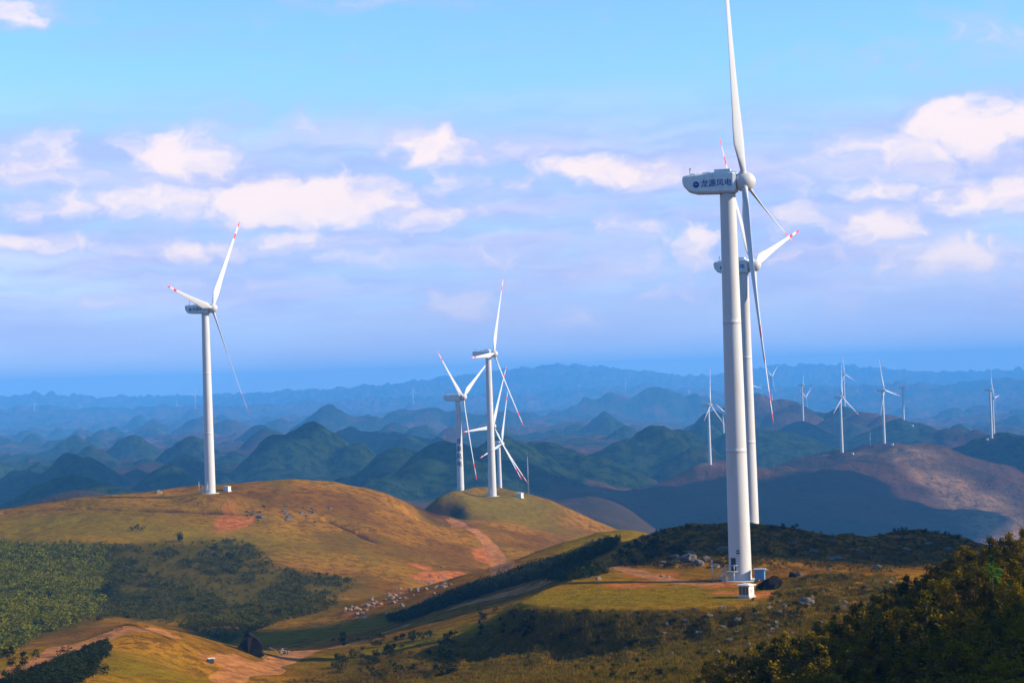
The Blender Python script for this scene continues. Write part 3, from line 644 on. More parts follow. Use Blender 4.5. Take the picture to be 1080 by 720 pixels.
# ================================================================== wind turbines
TW_R0, TW_R1 = 1.85, 1.28
def tower_mesh(detail):
    b = MB(); n = 40 if detail else 12; hs = [0, .25, 10, 20.6, 20.98, 21.0, 21.12, 21.24, 21.26, 21.7, 31, 41.6, 41.98, 42.0, 42.12, 42.24, 42.26, 42.7, 55, 62.8, 63.2]
    rs = []
    for h in hs:
        r = TW_R0 + (TW_R1 - TW_R0) * (h / 63.2) ** 1.1; rs.append(r + (0.014 if h in (21.0, 21.12, 21.24, 42.0, 42.12, 42.24) else 0))
    b.tube([(0, 0, h) for h in hs], rs, n)
    return b.mesh('tower', M_white)
def blade_mesh(detail, red):
    """blade along +Z, chord along Y, rotor axis +X"""
    b = MB(); L = 41.0; n = 14 if detail else 6
    st = [0, .02, .05, .10, .16, .22, .32, .45, .58, .70, .80, .86, .9001, .94, .97, .99, 1.0] if detail else [0, .05, .2, .45, .8, .86, .94, 1.0]
    base = 0
    for i, s in enumerate(st):
        root = float(sstep(0.14, 0.02, s)); ch = (0.95 + 1.75 * float(sstep(0.02, 0.20, s))) if s < .2 else 2.6 - 2.1 * ((s - .2) / .8) ** 0.62
        if s > .985: ch *= 0.45
        th = ch * (0.17 * (1 - root) + 0.98 * root) if s < .2 else ch * (0.17 - 0.05 * s); tw = R(16) * (1 - s) ** 1.6 + R(2)
        for k in range(n):
            a = 2 * math.pi * k / n; cy = math.cos(a) * ch * 0.5; cx = math.sin(a) * th * 0.5 * ((1 - .35 * (cy / ch + .1)) if root < .5 else 1)
            cy += (1 - root) * ch * 0.16
            X = cx * math.cos(tw) - cy * math.sin(tw); Y = cx * math.sin(tw) + cy * math.cos(tw)
            b.v.append((X + 0.9 * s * s, Y, s * L))
        if i:
            mi = 1 if red and (s > .945 or (.8 < s <= .87)) else 0
            if detail: mi = 1 if red and (s > .95 or (.81 < s <= .87)) else 0
            for k in range(n):
                k2 = (k + 1) % n; p = (i - 1) * n; q = i * n
                b.f.append((p + k, p + k2, q + k2, q + k)); b.m.append(mi); b.sm.append(True)
    b.f.append(tuple((len(st) - 1) * n + k for k in range(n))); b.m.append(1 if red else 0); b.sm.append(False)
    return b.mesh('blade', [M_blade, M_red])
def hub_mesh(detail):
    b = MB(); n = 28 if detail else 10
    prof = [(-1.2, .95), (-1.15, 1.35), (-.6, 1.55), (0.2, 1.6), (.9, 1.42), (1.4, 1.05), (1.75, .55), (1.86, .12)]
    b.tube([(x_, 0, 0) for x_, _ in prof], [r_ for _, r_ in prof], n)
    if detail:
        for k in range(3):
            a = k * 2.0944; d = Vector((0, -math.sin(a), math.cos(a))); b.tube([d * 1.0, d * 1.78], [.62, .56], 18)
    return b.mesh('hub', M_white)
def nacelle_mesh(detail):
    b = MB()   # along X: rear at -7.2, front at 1.55; lofted rounded box with a rising belly at the rear
    secs = [(-7.25, 1.95, 3.05, 1.15), (-7.0, 1.45, 3.2, 1.45), (-6.2, .55, 3.3, 1.6), (-5.0, .22, 3.42, 1.68), (-2.0, .12, 3.55, 1.72), (1.1, .12, 3.62, 1.72), (1.55, .35, 3.4, 1.5)]
    for (X, z0, z1, w) in secs:
        c = .32
        for (yy, zz) in ((-w + c, z0), (w - c, z0), (w, z0 + c), (w, z1 - c), (w - c, z1), (-w + c, z1), (-w, z1 - c), (-w, z0 + c)): b.v.append((X, yy, zz + 63.1))
    for i in range(len(secs) - 1):
        for k in range(8):
            k2 = (k + 1) % 8; b.f.append((i * 8 + k, i * 8 + k2, i * 8 + 8 + k2, i * 8 + 8 + k)); b.m.append(0); b.sm.append(False)
    b.f.append(tuple(reversed(range(8)))); b.m.append(0); b.sm.append(False); e = (len(secs) - 1) * 8
    b.f.append(tuple(e + k for k in range(8))); b.m.append(0); b.sm.append(False)
    if detail:
        b.box((-.7, 0, 66.95), (2.6, 1.7, .42)); b.box((-3.4, .3, 66.74), (1.3, 1.2, .22)); b.box((-5.6, -.4, 66.5), (.9, .9, .3))
    return b.mesh('nacelle', M_nac)
def text_obj(name, s, size, m, parent, loc, rot, depth=0.012, align='CENTER'):
    cu = bpy.data.curves.new(name, 'FONT'); cu.body = s; cu.size = size; cu.extrude = depth; cu.align_x = align; cu.align_y = 'CENTER'; cu.space_line = 0.9
    cu.offset = 0.012 * size; cu.resolution_u = 2
    o = bpy.data.objects.new(name, cu); col.objects.link(o)
    bpy.context.view_layer.update(); dg = bpy.context.evaluated_depsgraph_get()
    me = bpy.data.meshes.new_from_object(o.evaluated_get(dg)); me.materials.clear(); me.materials.append(m); bpy.data.objects.remove(o); bpy.data.curves.remove(cu)
    return add(name, me, parent, loc, rot)
PITCHES = {'T1': -22, 'T2': 0, 'L1': -20}
MESH = {}
for dt in (0, 1):
    MESH['tower', dt] = tower_mesh(dt); MESH['nacelle', dt] = nacelle_mesh(dt); MESH['hub', dt] = hub_mesh(dt)
    MESH['blade', dt] = blade_mesh(dt, True)
def turbine(key, base, yaw, phase, label, cls):
    root = empty('wind_turbine', base, R(-yaw)); dt = 1 if cls == 0 else 0
    tag(root, label, 'wind turbine', 'wind turbines standing on the hilltops')
    tw = add('tower', MESH['tower', dt], root); nc = add('nacelle', MESH['nacelle', dt], root)
    tilt = R(5); hb = add('hub', MESH['hub', dt], root, (2.8, 0, HUB), (0, -tilt, 0))
    hb.rotation_euler = (Matrix.Rotation(-tilt, 3, 'Y') @ Matrix.Rotation(R(phase), 3, 'X')).to_euler()
    for k in range(3):
        # radial direction U cos + V sin with V = A x U
        a = R(phase) + k * 2 * math.pi / 3
        m = Matrix.Rotation(-tilt, 3, 'Y') @ Matrix.Rotation(a, 3, 'X') @ Matrix.Rotation(R(3.0), 3, 'Y')
        bl = add('blade', MESH['blade', dt], root, (2.8, 0, HUB)); bl.rotation_euler = (m @ Matrix.Rotation(R(PITCHES.get(key, 0)), 3, 'Z')).to_euler(); bl.scale = (1, -1, 1)
    if dt:
        pl = MB(); pl.tube([(0, 0, -.6), (0, 0, .12)], [3.3, 3.1], 32); pl.build('foundation', M_conc, root)
        an = MB(); an.tube([(-6.2, .5, 66.4), (-6.2, .5, 67.7)], .05, 6); an.tube([(-6.2, .1, 67.5), (-6.2, .9, 67.5)], .03, 6); an.box((-6.2, .95, 67.6), (.14, .14, .24)); an.build('wind_vane', M_dark, root)
        # door, stair and landing on the side that faces the camera, turned a little left
        da = R(-118) if key == 'T1' else R(-105); s_ = Vector((math.cos(da), math.sin(da), 0)); q = Vector((-s_.y, s_.x, 0)); rz = da + R(90)
        d = MB(); d.box(tuple(s_ * 1.86 + Vector((0, 0, 2.75))), (.85, .14, 2.1), 0, rz); d.box(tuple(s_ * 1.9 + Vector((0, 0, 2.75))), (.72, .14, 1.95), 0, rz); dd = d.build('door', M_grey if key != 'T1' else M_dark, root)
        h_ = MB(); p_ = s_ * 1.99 + q * .26; h_.box((p_.x, p_.y, 2.7), (.05, .06, .3), 0, rz); h_.build('handle', M_grey, dd)
        if key == 'T1':
            v_ = MB()
            for zz, ww in ((4.6, .55), (5.0, .45)):
                p_ = s_ * 1.84 + q * .95; v_.box((p_.x * .985, p_.y * .985, zz), (ww, .1, .22), 0, rz + .5)
            v_.build('vent', M_dark, root)
        stp = MB(); n_ = 7
        for i in range(n_):
            p_ = s_ * (2.3) - q * (0.9 + .27 * i); stp.box((p_.x, p_.y, 1.62 - .225 * i), (.27, 1.0, .05), 0, rz)
        p_ = s_ * 2.35; stp.box((p_.x, p_.y, 1.66), (1.7, 1.1, .07), 0, rz)
        for e in (-.5, .5):
            a0 = s_ * (2.3 + e) - q * .75; a1 = s_ * (2.3 + e) - q * 2.85
            stp.tube([(a0.x, a0.y, 1.55), (a1.x, a1.y, .02)], .07, 6)
        for e in (-.75, .75): p_ = s_ * 2.8 + q * e; stp.tube([(p_.x, p_.y, 0), (p_.x, p_.y, 1.65)], .05, 6)
        st = stp.build('entry_stair', M_grey, root)
        hr = MB()
        for e in (-.5, .5):
            a0 = s_ * (2.3 + e) - q * .75; a1 = s_ * (2.3 + e) - q * 2.85
            hr.tube([(a1.x, a1.y, .02), (a1.x, a1.y, 1.0), (a0.x, a0.y, 2.65)], .05, 6)
        a0 = s_ * 2.8 - q * .75; a1 = s_ * 2.8 + q * .8; a2 = s_ * 1.85 + q * .8
        hr.tube([(a0.x, a0.y, 2.65), (a1.x, a1.y, 2.65), (a2.x, a2.y, 2.65)], .045, 6); hr.tube([(a1.x, a1.y, 1.65), (a1.x, a1.y, 2.65)], .045, 6)
        hr.build('handrail', M_grey, st)
    if key in ('T1', 'T2', 'L1'):
        # writing on the nacelle side that faces the camera (-Y in its own frame)
        nm = '龙源风电'
        em = MB(); em.tube([(-4.9, -1.735, 64.75), (-4.9, -1.76, 64.75)], .52, 28, 0, smooth=False); eo = em.build('emblem', M_blue, root); eo.parent = nc
        rg = MB(); rg.tube([(-5.12, -1.765, 64.66), (-5.0, -1.765, 64.92), (-4.85, -1.765, 64.7), (-4.66, -1.765, 64.84)], .05, 6); rg.build('emblem_mark', M_nac, nc)
        text_obj('lettering', nm, 1.28, M_blue, nc, (-1.6, -1.74, 64.78), (R(90), 0, 0), .015)
    if key == 'C2':
        # blue characters one under another on the tower
        a = R(-80)
        for i, ch in enumerate('龙源风电'):
            zz = 43.5 - i * 3.7; rr = TW_R0 + (TW_R1 - TW_R0) * (zz / 63.2) + .06
            o = text_obj('lettering', ch, 2.7, M_blue, tw, (math.cos(a) * rr, math.sin(a) * rr, zz), (R(90), 0, a + R(90)), .1)
    return root
for t, b in zip(TURB, BASES):
    z_ = b[2] if t[0] != 'T1' else PZ
    turbine(t[0], (b[0], b[1], z_), t[4], t[5], t[6], t[7])
T1B = BASES[0]

def gz(x_, y_): return float(lookup(GR, np.array([x_]), np.array([y_]))[0])
def px_hit(px, py): q = hit(GR, [px], [py])[0]; return q
# ================================================================== equipment by the turbines
def kiosk(name, loc, rz, size, mats, label, roof=True):
    w, d, h = size; root = empty(name, loc, rz); tag(root, label, 'kiosk', None)
    b = MB(); b.box((0, 0, .12), (w + .3, d + .3, .34)); b.build('plinth', M_conc, root)
    b = MB(); b.box((0, 0, .29 + h / 2), (w, d, h)); bo = b.build('body', mats[0], root)
    b = MB()
    for i in range(3): b.box((-w / 2 + w * (i + .5) / 3, -d / 2 - .02, .3 + h / 2), (w / 3 - .08, .05, h - .25))
    b.build('door_panel', mats[1], root)
    b = MB()
    for k in range(5): b.box((w / 2 + .02, 0, .8 + k * .13), (.04, d * .5, .07))
    b.build('louvre', M_grey, root)
    b = MB(); b.box((0, 0, .29 + h + .08), (w + .5, d + .5, .14)); b.box((0, 0, .29 + h + .22), (w + .1, d + .1, .16), taper=.5); b.build('roof', mats[2], root)
    return root
q = on_plane(787.5, 629.5, PZ)
kiosk('transformer_kiosk', (q[0], q[1], PZ), R(-38), (1.75, 1.5, 1.5), (M_cabw, M_rust, M_cabw), 'small brick and white transformer kiosk standing in front of the nearest tower')
b_ = empty('switch_cabinet', (T1B[0] + 2.95, T1B[1] - 1.9, PZ), R(-15)); tag(b_, 'blue steel cabinet pressed against the right foot of the nearest tower', 'cabinet')
m_ = MB(); m_.box((0, 0, 1.35), (2.0, 1.5, 2.1)); b_.scale = (.78, .78, .78); m_.build('body', M_cabb, b_)
m_ = MB(); m_.box((0, 0, 2.46), (2.5, 1.9, .14)); m_.box((1.25, .1, 2.3), (.9, .7, .12)); m_.build('roof', M_grey, b_)
m_ = MB(); m_.box((-.5, -.77, 1.35), (.9, .05, 1.9)); m_.box((.5, -.77, 1.35), (.9, .05, 1.9)); d_ = m_.build('door', M_cabb, b_)
m_ = MB(); m_.box((-.1, -.82, 1.4), (.05, .05, .3)); m_.build('handle', M_dark, d_)
m_ = MB(); [m_.box((sx, sy, .15), (.2, .2, .4)) for sx in (-.8, .8) for sy in (-.6, .6)]; m_.build('footing', M_conc, b_)
def post(px, py, h, label, lampy=False, plane=None, grp=None):
    q = on_plane(px, py, plane) if plane is not None else px_hit(px, py)
    root = empty('marker_post', (q[0], q[1], q[2] - .05)); tag(root, label, 'post', grp)
    m = MB(); m.tube([(0, 0, -.3), (0, 0, h)], [.09, .06], 8); m.build('pole', M_grey, root)
    m = MB(); m.box((0, -.05, h - .2), (.34, .12, .42)); m.build('head_box', M_grey if lampy else M_conc, root)
post(751.5, 613, 3.6, 'thin grey steel post beside the dirt patch, left of the nearest tower', True, PZ)
post(210, 518, 3.6, 'short pale post just left of the tower on the brown hill')
def cabinet(px, py, s, label, van=False):
    q = px_hit(px, py); root = empty('transformer_box', (q[0], q[1], q[2] - .15), R(-30)); tag(root, label, 'transformer box')
    m = MB(); m.box((0, 0, 1.25 * s), (3.2 * s, 2.3 * s, 2.3 * s)); m.build('body', M_cabw, root)
    m = MB(); m.box((0, 0, 2.48 * s), (3.6 * s, 2.7 * s, .22 * s)); m.box((0, 0, 2.68 * s), (3.0 * s, 2.1 * s, .22 * s), taper=.5); m.build('roof', M_white, root)
    m = MB(); m.box((-.75 * s, -1.17 * s, 1.2 * s), (1.2 * s, .06, 1.9 * s)); m.box((.75 * s, -1.17 * s, 1.2 * s), (1.2 * s, .06, 1.9 * s)); m.build('door', M_grey, root)
    m = MB(); m.box((0, 0, 0), (3.8 * s, 2.9 * s, .5 * s)); m.build('plinth', M_conc, root)
cabinet(239.5, 517.5, .7, 'white transformer box just right of the lone tower on the brown hill')
cabinet(548, 524.5, .9, 'grey and white transformer box on the grass at the right of the middle knoll')
cabinet(625.5, 569, 0, '', ) if False else None
q = at(625.5, 567, 520); root = empty('lattice_tank', (q[0], q[1], -64.0)); bpy.data.objects.remove(root)
for (px, py, s, lb) in ((899, 477.5, .7, 'tiny white box beside the leftmost tower on the shaded ridge'), (941, 468, .75, 'tiny white box beside the tower on the crest of the shaded ridge'), (1041, 462.5, .8, 'tiny white box left of the tower on the dark hill at the right edge'), (962, 448, .9, 'tiny pale box beside the dim tower on the green hill')):
    q = hit(GR, [px], [py + 1.5], 6000.0, 1500.0)[0]
    if not np.isnan(q[0]):
        root = empty('transformer_box', (q[0], q[1], q[2] - .3), R(-30)); tag(root, lb, 'transformer box')
        m = MB(); m.box((0, 0, 1.4 * s), (4.2 * s, 3 * s, 2.9 * s)); m.box((0, 0, 3.1 * s), (4.6 * s, 3.4 * s, .5 * s), taper=.8); m.build('body', M_white, root)
def mast(px, py, d0, d1, h, w, label, hitd=None):
    q = hit(GR, [px], [py], d1, d0)[0]
    if np.isnan(q[0]): print('mast miss', px); return
    root = empty('lattice_mast', (q[0], q[1], q[2] - .5)); tag(root, label, 'mast', None)
    m = MB(); legs = [(w * math.cos(a), w * math.sin(a)) for a in (0.3, 2.39, 4.49)]
    for (a, b) in legs: m.tube([(a, b, 0), (a * .5, b * .5, h)], w * .09, 4)
    n = 22
    for i in range(n):
        z0, z1 = h * i / n, h * (i + 1) / n; s0, s1 = 1 - .5 * z0 / h, 1 - .5 * z1 / h
        for k in range(3):
            a, b = legs[k], legs[(k + 1) % 3]; m.tube([(a[0] * s0, a[1] * s0, z0), (b[0] * s1, b[1] * s1, z1)], w * .05, 3)
    m.build('lattice', M_grey, root)
    m = MB(); m.tube([(0, 0, h), (0, 0, h + 2)], w * .06, 4); m.tube([(-1.2, 0, h), (1.2, 0, h)], w * .06, 4); m.build('boom', M_grey, root)
mast(557.5, 524, 700, 1100, 19, .35, 'thin lattice measuring mast at the right end of the middle knoll')
mast(918, 471, 2000, 3000, 17, .6, 'thin grey mast on the shaded ridge between two towers')
mast(984, 448, 3000, 4500, 24, .9, 'thin faint mast on the green hill right of the dim tower')

# ================================================================== rocks
def rock_mesh(name, m, seed, flat=.6, sub=3):
    bm = bmesh.new(); bmesh.ops.create_icosphere(bm, subdivisions=sub, radius=1.0); r_ = random.Random(seed); cuts = []
    for _ in range(9):
        v = Vector((r_.gauss(0, 1), r_.gauss(0, 1), r_.gauss(0, 1))).normalized(); cuts.append((v, r_.uniform(.45, .85)))
    for v in bm.verts:
        p = v.co.copy()
        for c, d in cuts:
            e = p.dot(c) - d
            if e > 0: p -= c * e * .93
        f = 1 + .16 * math.sin(p.x * 7 + seed) * math.cos(p.y * 6.1 + p.z * 5)
        v.co = Vector((p.x * f, p.y * f, p.z * f * flat))
    me = bpy.data.meshes.new(name); bm.to_mesh(me); bm.free(); me.materials.append(m); return me
ROCKS = {'g': [rock_mesh('rock', M_rock, i) for i in range(5)], 'w': [rock_mesh('rock', M_rockw, 20 + i, .8) for i in range(4)], 'd': [rock_mesh('boulder', M_rockd, 40 + i, .85) for i in range(2)]}
def rock(px, py, s, kind, label, group, h=1.0):
    q = px_hit(px, py)
    if np.isnan(q[0]): return
    o = add('rock', random.choice(ROCKS[kind]), None, (q[0], q[1], q[2] + .1 * s), (random.uniform(-.3, .3), random.uniform(-.3, .3), random.uniform(0, 6.3)), (s * random.uniform(.8, 1.3), s * random.uniform(.7, 1.1), s * h * random.uniform(.8, 1.2)))
    tag(o, label, 'rock', group); return o
o = rock(812, 621, 1.9, 'd', 'big dark boulder on the ground just right of the blue cabinet', None, 1.25); o.name = 'boulder'
o = rock(838, 609, 1.2, 'd', 'smaller dark boulder behind and right of the big one near the tower', None)
o = rock(849, 637, 1.9, 'g', 'pale grey rock in the grass right of the kiosk, largest of the pale ones there', None, .9)
for (px, py, s) in ((826,640,1.3),(868,624,.8),(812,634,.6),(842,650,.7),(778,655,1.4),(762,662,1.1),(738,668,1.2),(748,650,1.0),(724,655,1.1),(716,645,.8),(800,648,.8),(640,676,.8),(632,688,.6),(660,683,.7),(690,676,.9),(604,663,.6),(700,668,.7),(730,682,.6),(616,705,.4),(757,688,.9),(769,676,1.0),(880,640,.9),(820,662,1.0),(836,668,.7)):
    rock(px, py, s * .65, 'g', 'grey limestone rock poking out of the bank below the turbine platform', 'rocks on the platform bank', .8)
for (px, py, s) in ((722,592,1.8),(735,596,1.5),(745,590,1.2),(710,588,1.2),(728,584,1.3),(755,598,1.0),(700,594,1.0),(690,588,1.3),(765,580,1.2),(880,590,1.2),(905,582,.9),(838,574,.8),(858,582,1.0),(925,600,1.1),(955,580,.9),(980,574,1.0),(878,571,.8),(818,566,.8),(1000,580,.9)):
    rock(px, py, s, 'g', 'grey limestone outcrop on the dark hill behind the nearest tower', 'outcrops on the dark hill', .9)
for i in range(70):
    t = random.random(); px = 370 + 106 * t + random.gauss(0, 4); py = 648 - 42 * t + random.gauss(0, 6)
    rock(px, py, random.uniform(.25, .85), 'w', 'pale limestone rock broken out of the orange cut at the foot of the brown hill', 'pale rocks in the cut', 1.2)
for (px, py, s, lb) in ((166,520,1.6,'single pale rock on the crest left of the lone tower'),(602,597.5,.7,'small white rock on the dark bush edge where the road loops up to the platform'),(616,602,.6,'small white rock at the lip of the shadowed pit by the platform'),(632,611,.6,'pale block at the near edge of the shadowed pit'),(699,608,.5,'left one of two pale stones beside the loop road'),(705,608.5,.4,'right one of two pale stones beside the loop road')):
    rock(px, py, s, 'w', lb, None)
for i in range(26):
    px = random.gauss(306, 22); py = random.gauss(541, 5); rock(px, py, random.uniform(.5, 1.1), 'g', 'small grey stone scattered near the top of the brown hill', 'stones on the brown hilltop')
for i in range(18):
    px = 268 + 45 * random.random(); py = 686 + random.gauss(0, 3) + (3 if px < 285 else 0); rock(px, py, random.uniform(.25, .6), 'w', 'small pale stone at the edge of the dirt junction', 'stones by the dirt junction')
for i in range(55):
    a = random.random(); px, py = (random.uniform(700, 900), random.uniform(640, 690)) if a < .6 else (random.uniform(800, 950), random.uniform(600, 640))
    rock(px, py, random.uniform(.2, .65), 'g', 'small grey stone strewn over the rough ground around and below the kiosk', 'small stones near the kiosk')
# dark pointed rock by the junction and the small parked cart left of it
q = px_hit(266, 688)
bm = bmesh.new(); prof = [(-4.2, .0), (-3.0, .5), (-1.9, 1.1), (-1.0, 2.7), (-.3, 3.2), (.5, 2.6), (1.3, 1.9), (1.55, .0)]
fr_ = [bm.verts.new((a, -1.3 + .3 * math.sin(a * 3), b)) for a, b in prof]; bk = [bm.verts.new((a * .9 + .1, 1.5 + .2 * math.cos(a * 4), b * .93)) for a, b in prof]
md = [bm.verts.new((a * 1.04, .1 + .3 * math.sin(a * 5), b * 1.06)) for a, b in prof]
for A_, B_ in ((fr_, md), (md, bk)):
    for i in range(len(prof) - 1): bm.faces.new((A_[i], A_[i + 1], B_[i + 1], B_[i]))
bm.faces.new(fr_[::-1]); bm.faces.new(bk)
bmesh.ops.recalc_face_normals(bm, faces=bm.faces); bmesh.ops.subdivide_edges(bm, edges=bm.edges[:], cuts=2, use_grid_fill=True)
for v in bm.verts: v.co += Vector((.16 * math.sin(v.co.z * 6 + v.co.x * 5), .16 * math.sin(v.co.x * 7), .12 * math.sin(v.co.y * 8 + v.co.x * 4)))
me = bpy.data.meshes.new('crag'); bm.to_mesh(me); bm.free(); me.materials.append(M_rockd)
o = add('crag', me, None, (q[0], q[1], q[2] - .3), (0, 0, R(8)), (1.15, 1.15, 1.15)); tag(o, 'dark pointed crag standing above the orange dirt junction', 'crag')
q = px_hit(222, 699); root = empty('shelter', (q[0], q[1], q[2]), R(20)); tag(root, 'small dark shelter with a pale roof on the yellow grass by the dirt junction', 'shelter')
root.scale = (.55, .55, .6); m = MB(); m.box((0, 0, .55), (1.7, 1.2, 1.2)); m.build('body', M_dark, root); m = MB(); m.box((.2, -.1, 1.25), (2.0, 1.6, .12)); m.build('roof', M_cabw, root)
q = px_hit(289, 697); root = empty('motorbike', (q[0], q[1], q[2]), R(60)); bpy.data.objects.remove(root)

# ================================================================== plants
def leaf_blob(V, Fc, c, rx, rz, n, s, r_, shape='round'):
    for _ in range(n):
        a = r_.uniform(0, 6.283); u = r_.uniform(-1, 1); rr = (r_.random() ** .4); e = math.sqrt(1 - u * u)
        lump = 1 + .25 * math.sin(a * 3 + c[0] * 5) * math.cos(u * 4 + c[1] * 3)
        p = Vector((c[0] + rx * rr * e * math.cos(a) * lump, c[1] + rx * rr * e * math.sin(a) * lump, c[2] + rz * rr * u * lump))
        t = Vector((r_.gauss(0, 1), r_.gauss(0, 1), r_.gauss(0, .6))).normalized(); b = t.orthogonal().normalized()
        q = s * r_.uniform(.6, 1.4); n0 = len(V)
        V += [tuple(p - t * q), tuple(p + b * q * .55), tuple(p + t * q), tuple(p - b * q * .55)]; Fc.append((n0, n0 + 1, n0 + 2, n0 + 3))
def mesh_from(name, V, Fc, m):
    me = bpy.data.meshes.new(name); me.from_pydata(V, [], Fc); me.materials.append(m); me.update(); return me
def sapling_kit(seed, m, h=2.6):
    """(crown mesh, trunk mesh) of a young bushy tree about h metres tall"""
    r_ = random.Random(seed); V = []; Fc = []; tk = MB(); hh = h * r_.uniform(.85, 1.15)
    tk.tube([(0, 0, -.4), (.05, 0, hh * .4), (r_.uniform(-.1, .1), r_.uniform(-.1, .1), hh * .85)], [.09, .06, .02], 6)
    for i in range(r_.randint(6, 9)):
        z_ = hh * r_.uniform(.25, .92); w = hh * .30 * (1.15 - z_ / hh); a = r_.uniform(0, 6.28); p = (w * math.cos(a), w * math.sin(a), z_)
        tk.tube([(0, 0, z_ * .8), p], [.035, .012], 4, cap=False)
        leaf_blob(V, Fc, p, hh * r_.uniform(.13, .22), hh * r_.uniform(.11, .2), 46, .13, r_)
    leaf_blob(V, Fc, (0, 0, hh * .95), hh * .08, hh * .14, 26, .11, r_)
    return mesh_from('crown', V, Fc, m), tk.mesh('trunk', M_bark)
def bush_kit(seed, m, h=1.6, s=.15):
    r_ = random.Random(seed); V = []; Fc = []; tk = MB()
    for i in range(r_.randint(5, 8)):
        a = r_.uniform(0, 6.28); w = h * r_.uniform(0, .55); p = (w * math.cos(a), w * math.sin(a), h * r_.uniform(.25, .8))
        tk.tube([(0, 0, -.3), p], [.04, .015], 4, cap=False); leaf_blob(V, Fc, p, h * r_.uniform(.22, .38), h * r_.uniform(.18, .34), 40, s, r_)
    return mesh_from('foliage', V, Fc, m), tk.mesh('stems', M_bark)
def plant(name, kit, loc, s, parts, label, cat, group):
    root = empty(name, loc, random.uniform(0, 6.28)); root.scale = (s * random.uniform(.85, 1.2), s * random.uniform(.85, 1.2), s)
    tag(root, label, cat, group); add(parts[0], kit[0], root); add(parts[1], kit[1], root); return root
KA = [sapling_kit(i, M_leafA) for i in range(7)]; KD = sapling_kit(77, M_leafD, 3.2)
KB = [bush_kit(100 + i, M_leafB) for i in range(6)]; KC = [bush_kit(200 + i, M_leafC, 1.9) for i in range(5)]
# saplings on the steep spur at the right: the crest row shows largest
SP = []
def spur_top(px):   # silhouette of the spur in the photograph
    return np.interp(px, [735, 780, 830, 880, 930, 960, 1000, 1040, 1080], [722, 690, 662, 642, 620, 604, 594, 580, 566])
tries = 0
cells = {}
while len(SP) < 300 and tries < 9000:
    tries += 1
    u = random.random()
    px = 735 + 350 * random.random(); top = spur_top(px); py = top + 4 + (abs(random.gauss(0, 26)) if u < .8 else random.uniform(0, 140))
    if py > 740: continue
    q = px_hit(px, py)
    if np.isnan(q[0]) or q[1] > 216 or q[1] < 95: continue
    k = (int(q[0] / .8), int(q[1] / 1.6))
    if k in cells: continue
    cells[k] = 1; SP.append(q)
for i, q in enumerate(SP):
    crest = q[1] > 190
    plant('sapling', KA[i % 7], (q[0], q[1], q[2]), random.uniform(.45, .9) if crest else random.uniform(.7, 1.25), ('crown', 'trunk'), 'yellow-green bushy sapling among many covering the steep slope at the lower right', 'sapling', 'saplings on the lower right slope')
q = px_hit(1047, 640); plant('sapling', KD, tuple(q), 1.25, ('crown', 'trunk'), 'bright green sapling standing out in the dark slope at the lower right', 'sapling', None)
def stuff_plants(name, pts, kits, smin, smax, m, kind='stuff'):
    """one mesh of many small plants nobody could count"""
    VV = []; FF = []; off = 0; base = []
    for k in kits:
        me = k[0]; n = len(me.vertices); a = np.empty(n * 3); me.vertices.foreach_get('co', a); f = np.empty(len(me.polygons) * 4, int); me.loops.foreach_get('vertex_index', f); base.append((a.reshape(-1, 3), f.reshape(-1, 4)))
    for p in pts:
        a, f = base[random.randrange(len(base))]; s = random.uniform(smin, smax); th = random.uniform(0, 6.28); c, d = math.cos(th), math.sin(th)
        step = random.randrange(len(f) // 3 + 1)
        q = a * s; X = q[:, 0] * c - q[:, 1] * d; Y = q[:, 0] * d + q[:, 1] * c
        VV.append(np.stack([X + p[0], Y + p[1], q[:, 2] + p[2]], 1)); FF.append(f + off); off += len(a)
    V = np.concatenate(VV); Fq = np.concatenate(FF); me = bpy.data.meshes.new(name)
    me.vertices.add(len(V)); me.vertices.foreach_set('co', V.astype(np.float32).ravel()); me.loops.add(Fq.size); me.loops.foreach_set('vertex_index', Fq.astype(np.int32).ravel())
    me.polygons.add(len(Fq)); me.polygons.foreach_set('loop_start', np.arange(0, Fq.size, 4, dtype=np.int32)); me.materials.append(m); me.update(calc_edges=True)
    o = add(name, me); o['kind'] = kind; return o
def mini(seed, m, n=40, h=1.5, s=.2):
    r_ = random.Random(seed); V = []; Fc = []
    for i in range(4):
        a = r_.uniform(0, 6.28); w = h * r_.uniform(0, .5); leaf_blob(V, Fc, (w * math.cos(a), w * math.sin(a), h * r_.uniform(.2, .7)), h * .34, h * .32, n // 4, s, r_)
    return (mesh_from('m', V, Fc, m), None)
def tuft(seed, m, h=.5):
    r_ = random.Random(seed); V = []; Fc = []
    for i in range(14):
        a = r_.uniform(0, 6.28); x0, y0 = r_.gauss(0, .18), r_.gauss(0, .18); hh = h * r_.uniform(.6, 1.3); n0 = len(V); w = .035
        dx, dy = math.cos(a) * w, math.sin(a) * w; lx, ly = r_.gauss(0, .16), r_.gauss(0, .16)
        V += [(x0 - dx, y0 - dy, -.1), (x0 + dx, y0 + dy, -.1), (x0 + lx + dx * .3, y0 + ly + dy * .3, hh), (x0 + lx - dx * .3, y0 + ly - dy * .3, hh)]; Fc.append((n0, n0 + 1, n0 + 2, n0 + 3))
    return (mesh_from('t', V, Fc, m), None)
def in_poly(px, py, poly):
    ins = False; n = len(poly)
    for i in range(n):
        a, b = poly[i], poly[(i + 1) % n]
        if (a[1] > py) != (b[1] > py) and px < (b[0] - a[0]) * (py - a[1]) / (b[1] - a[1]) + a[0]: ins = not ins
    return ins
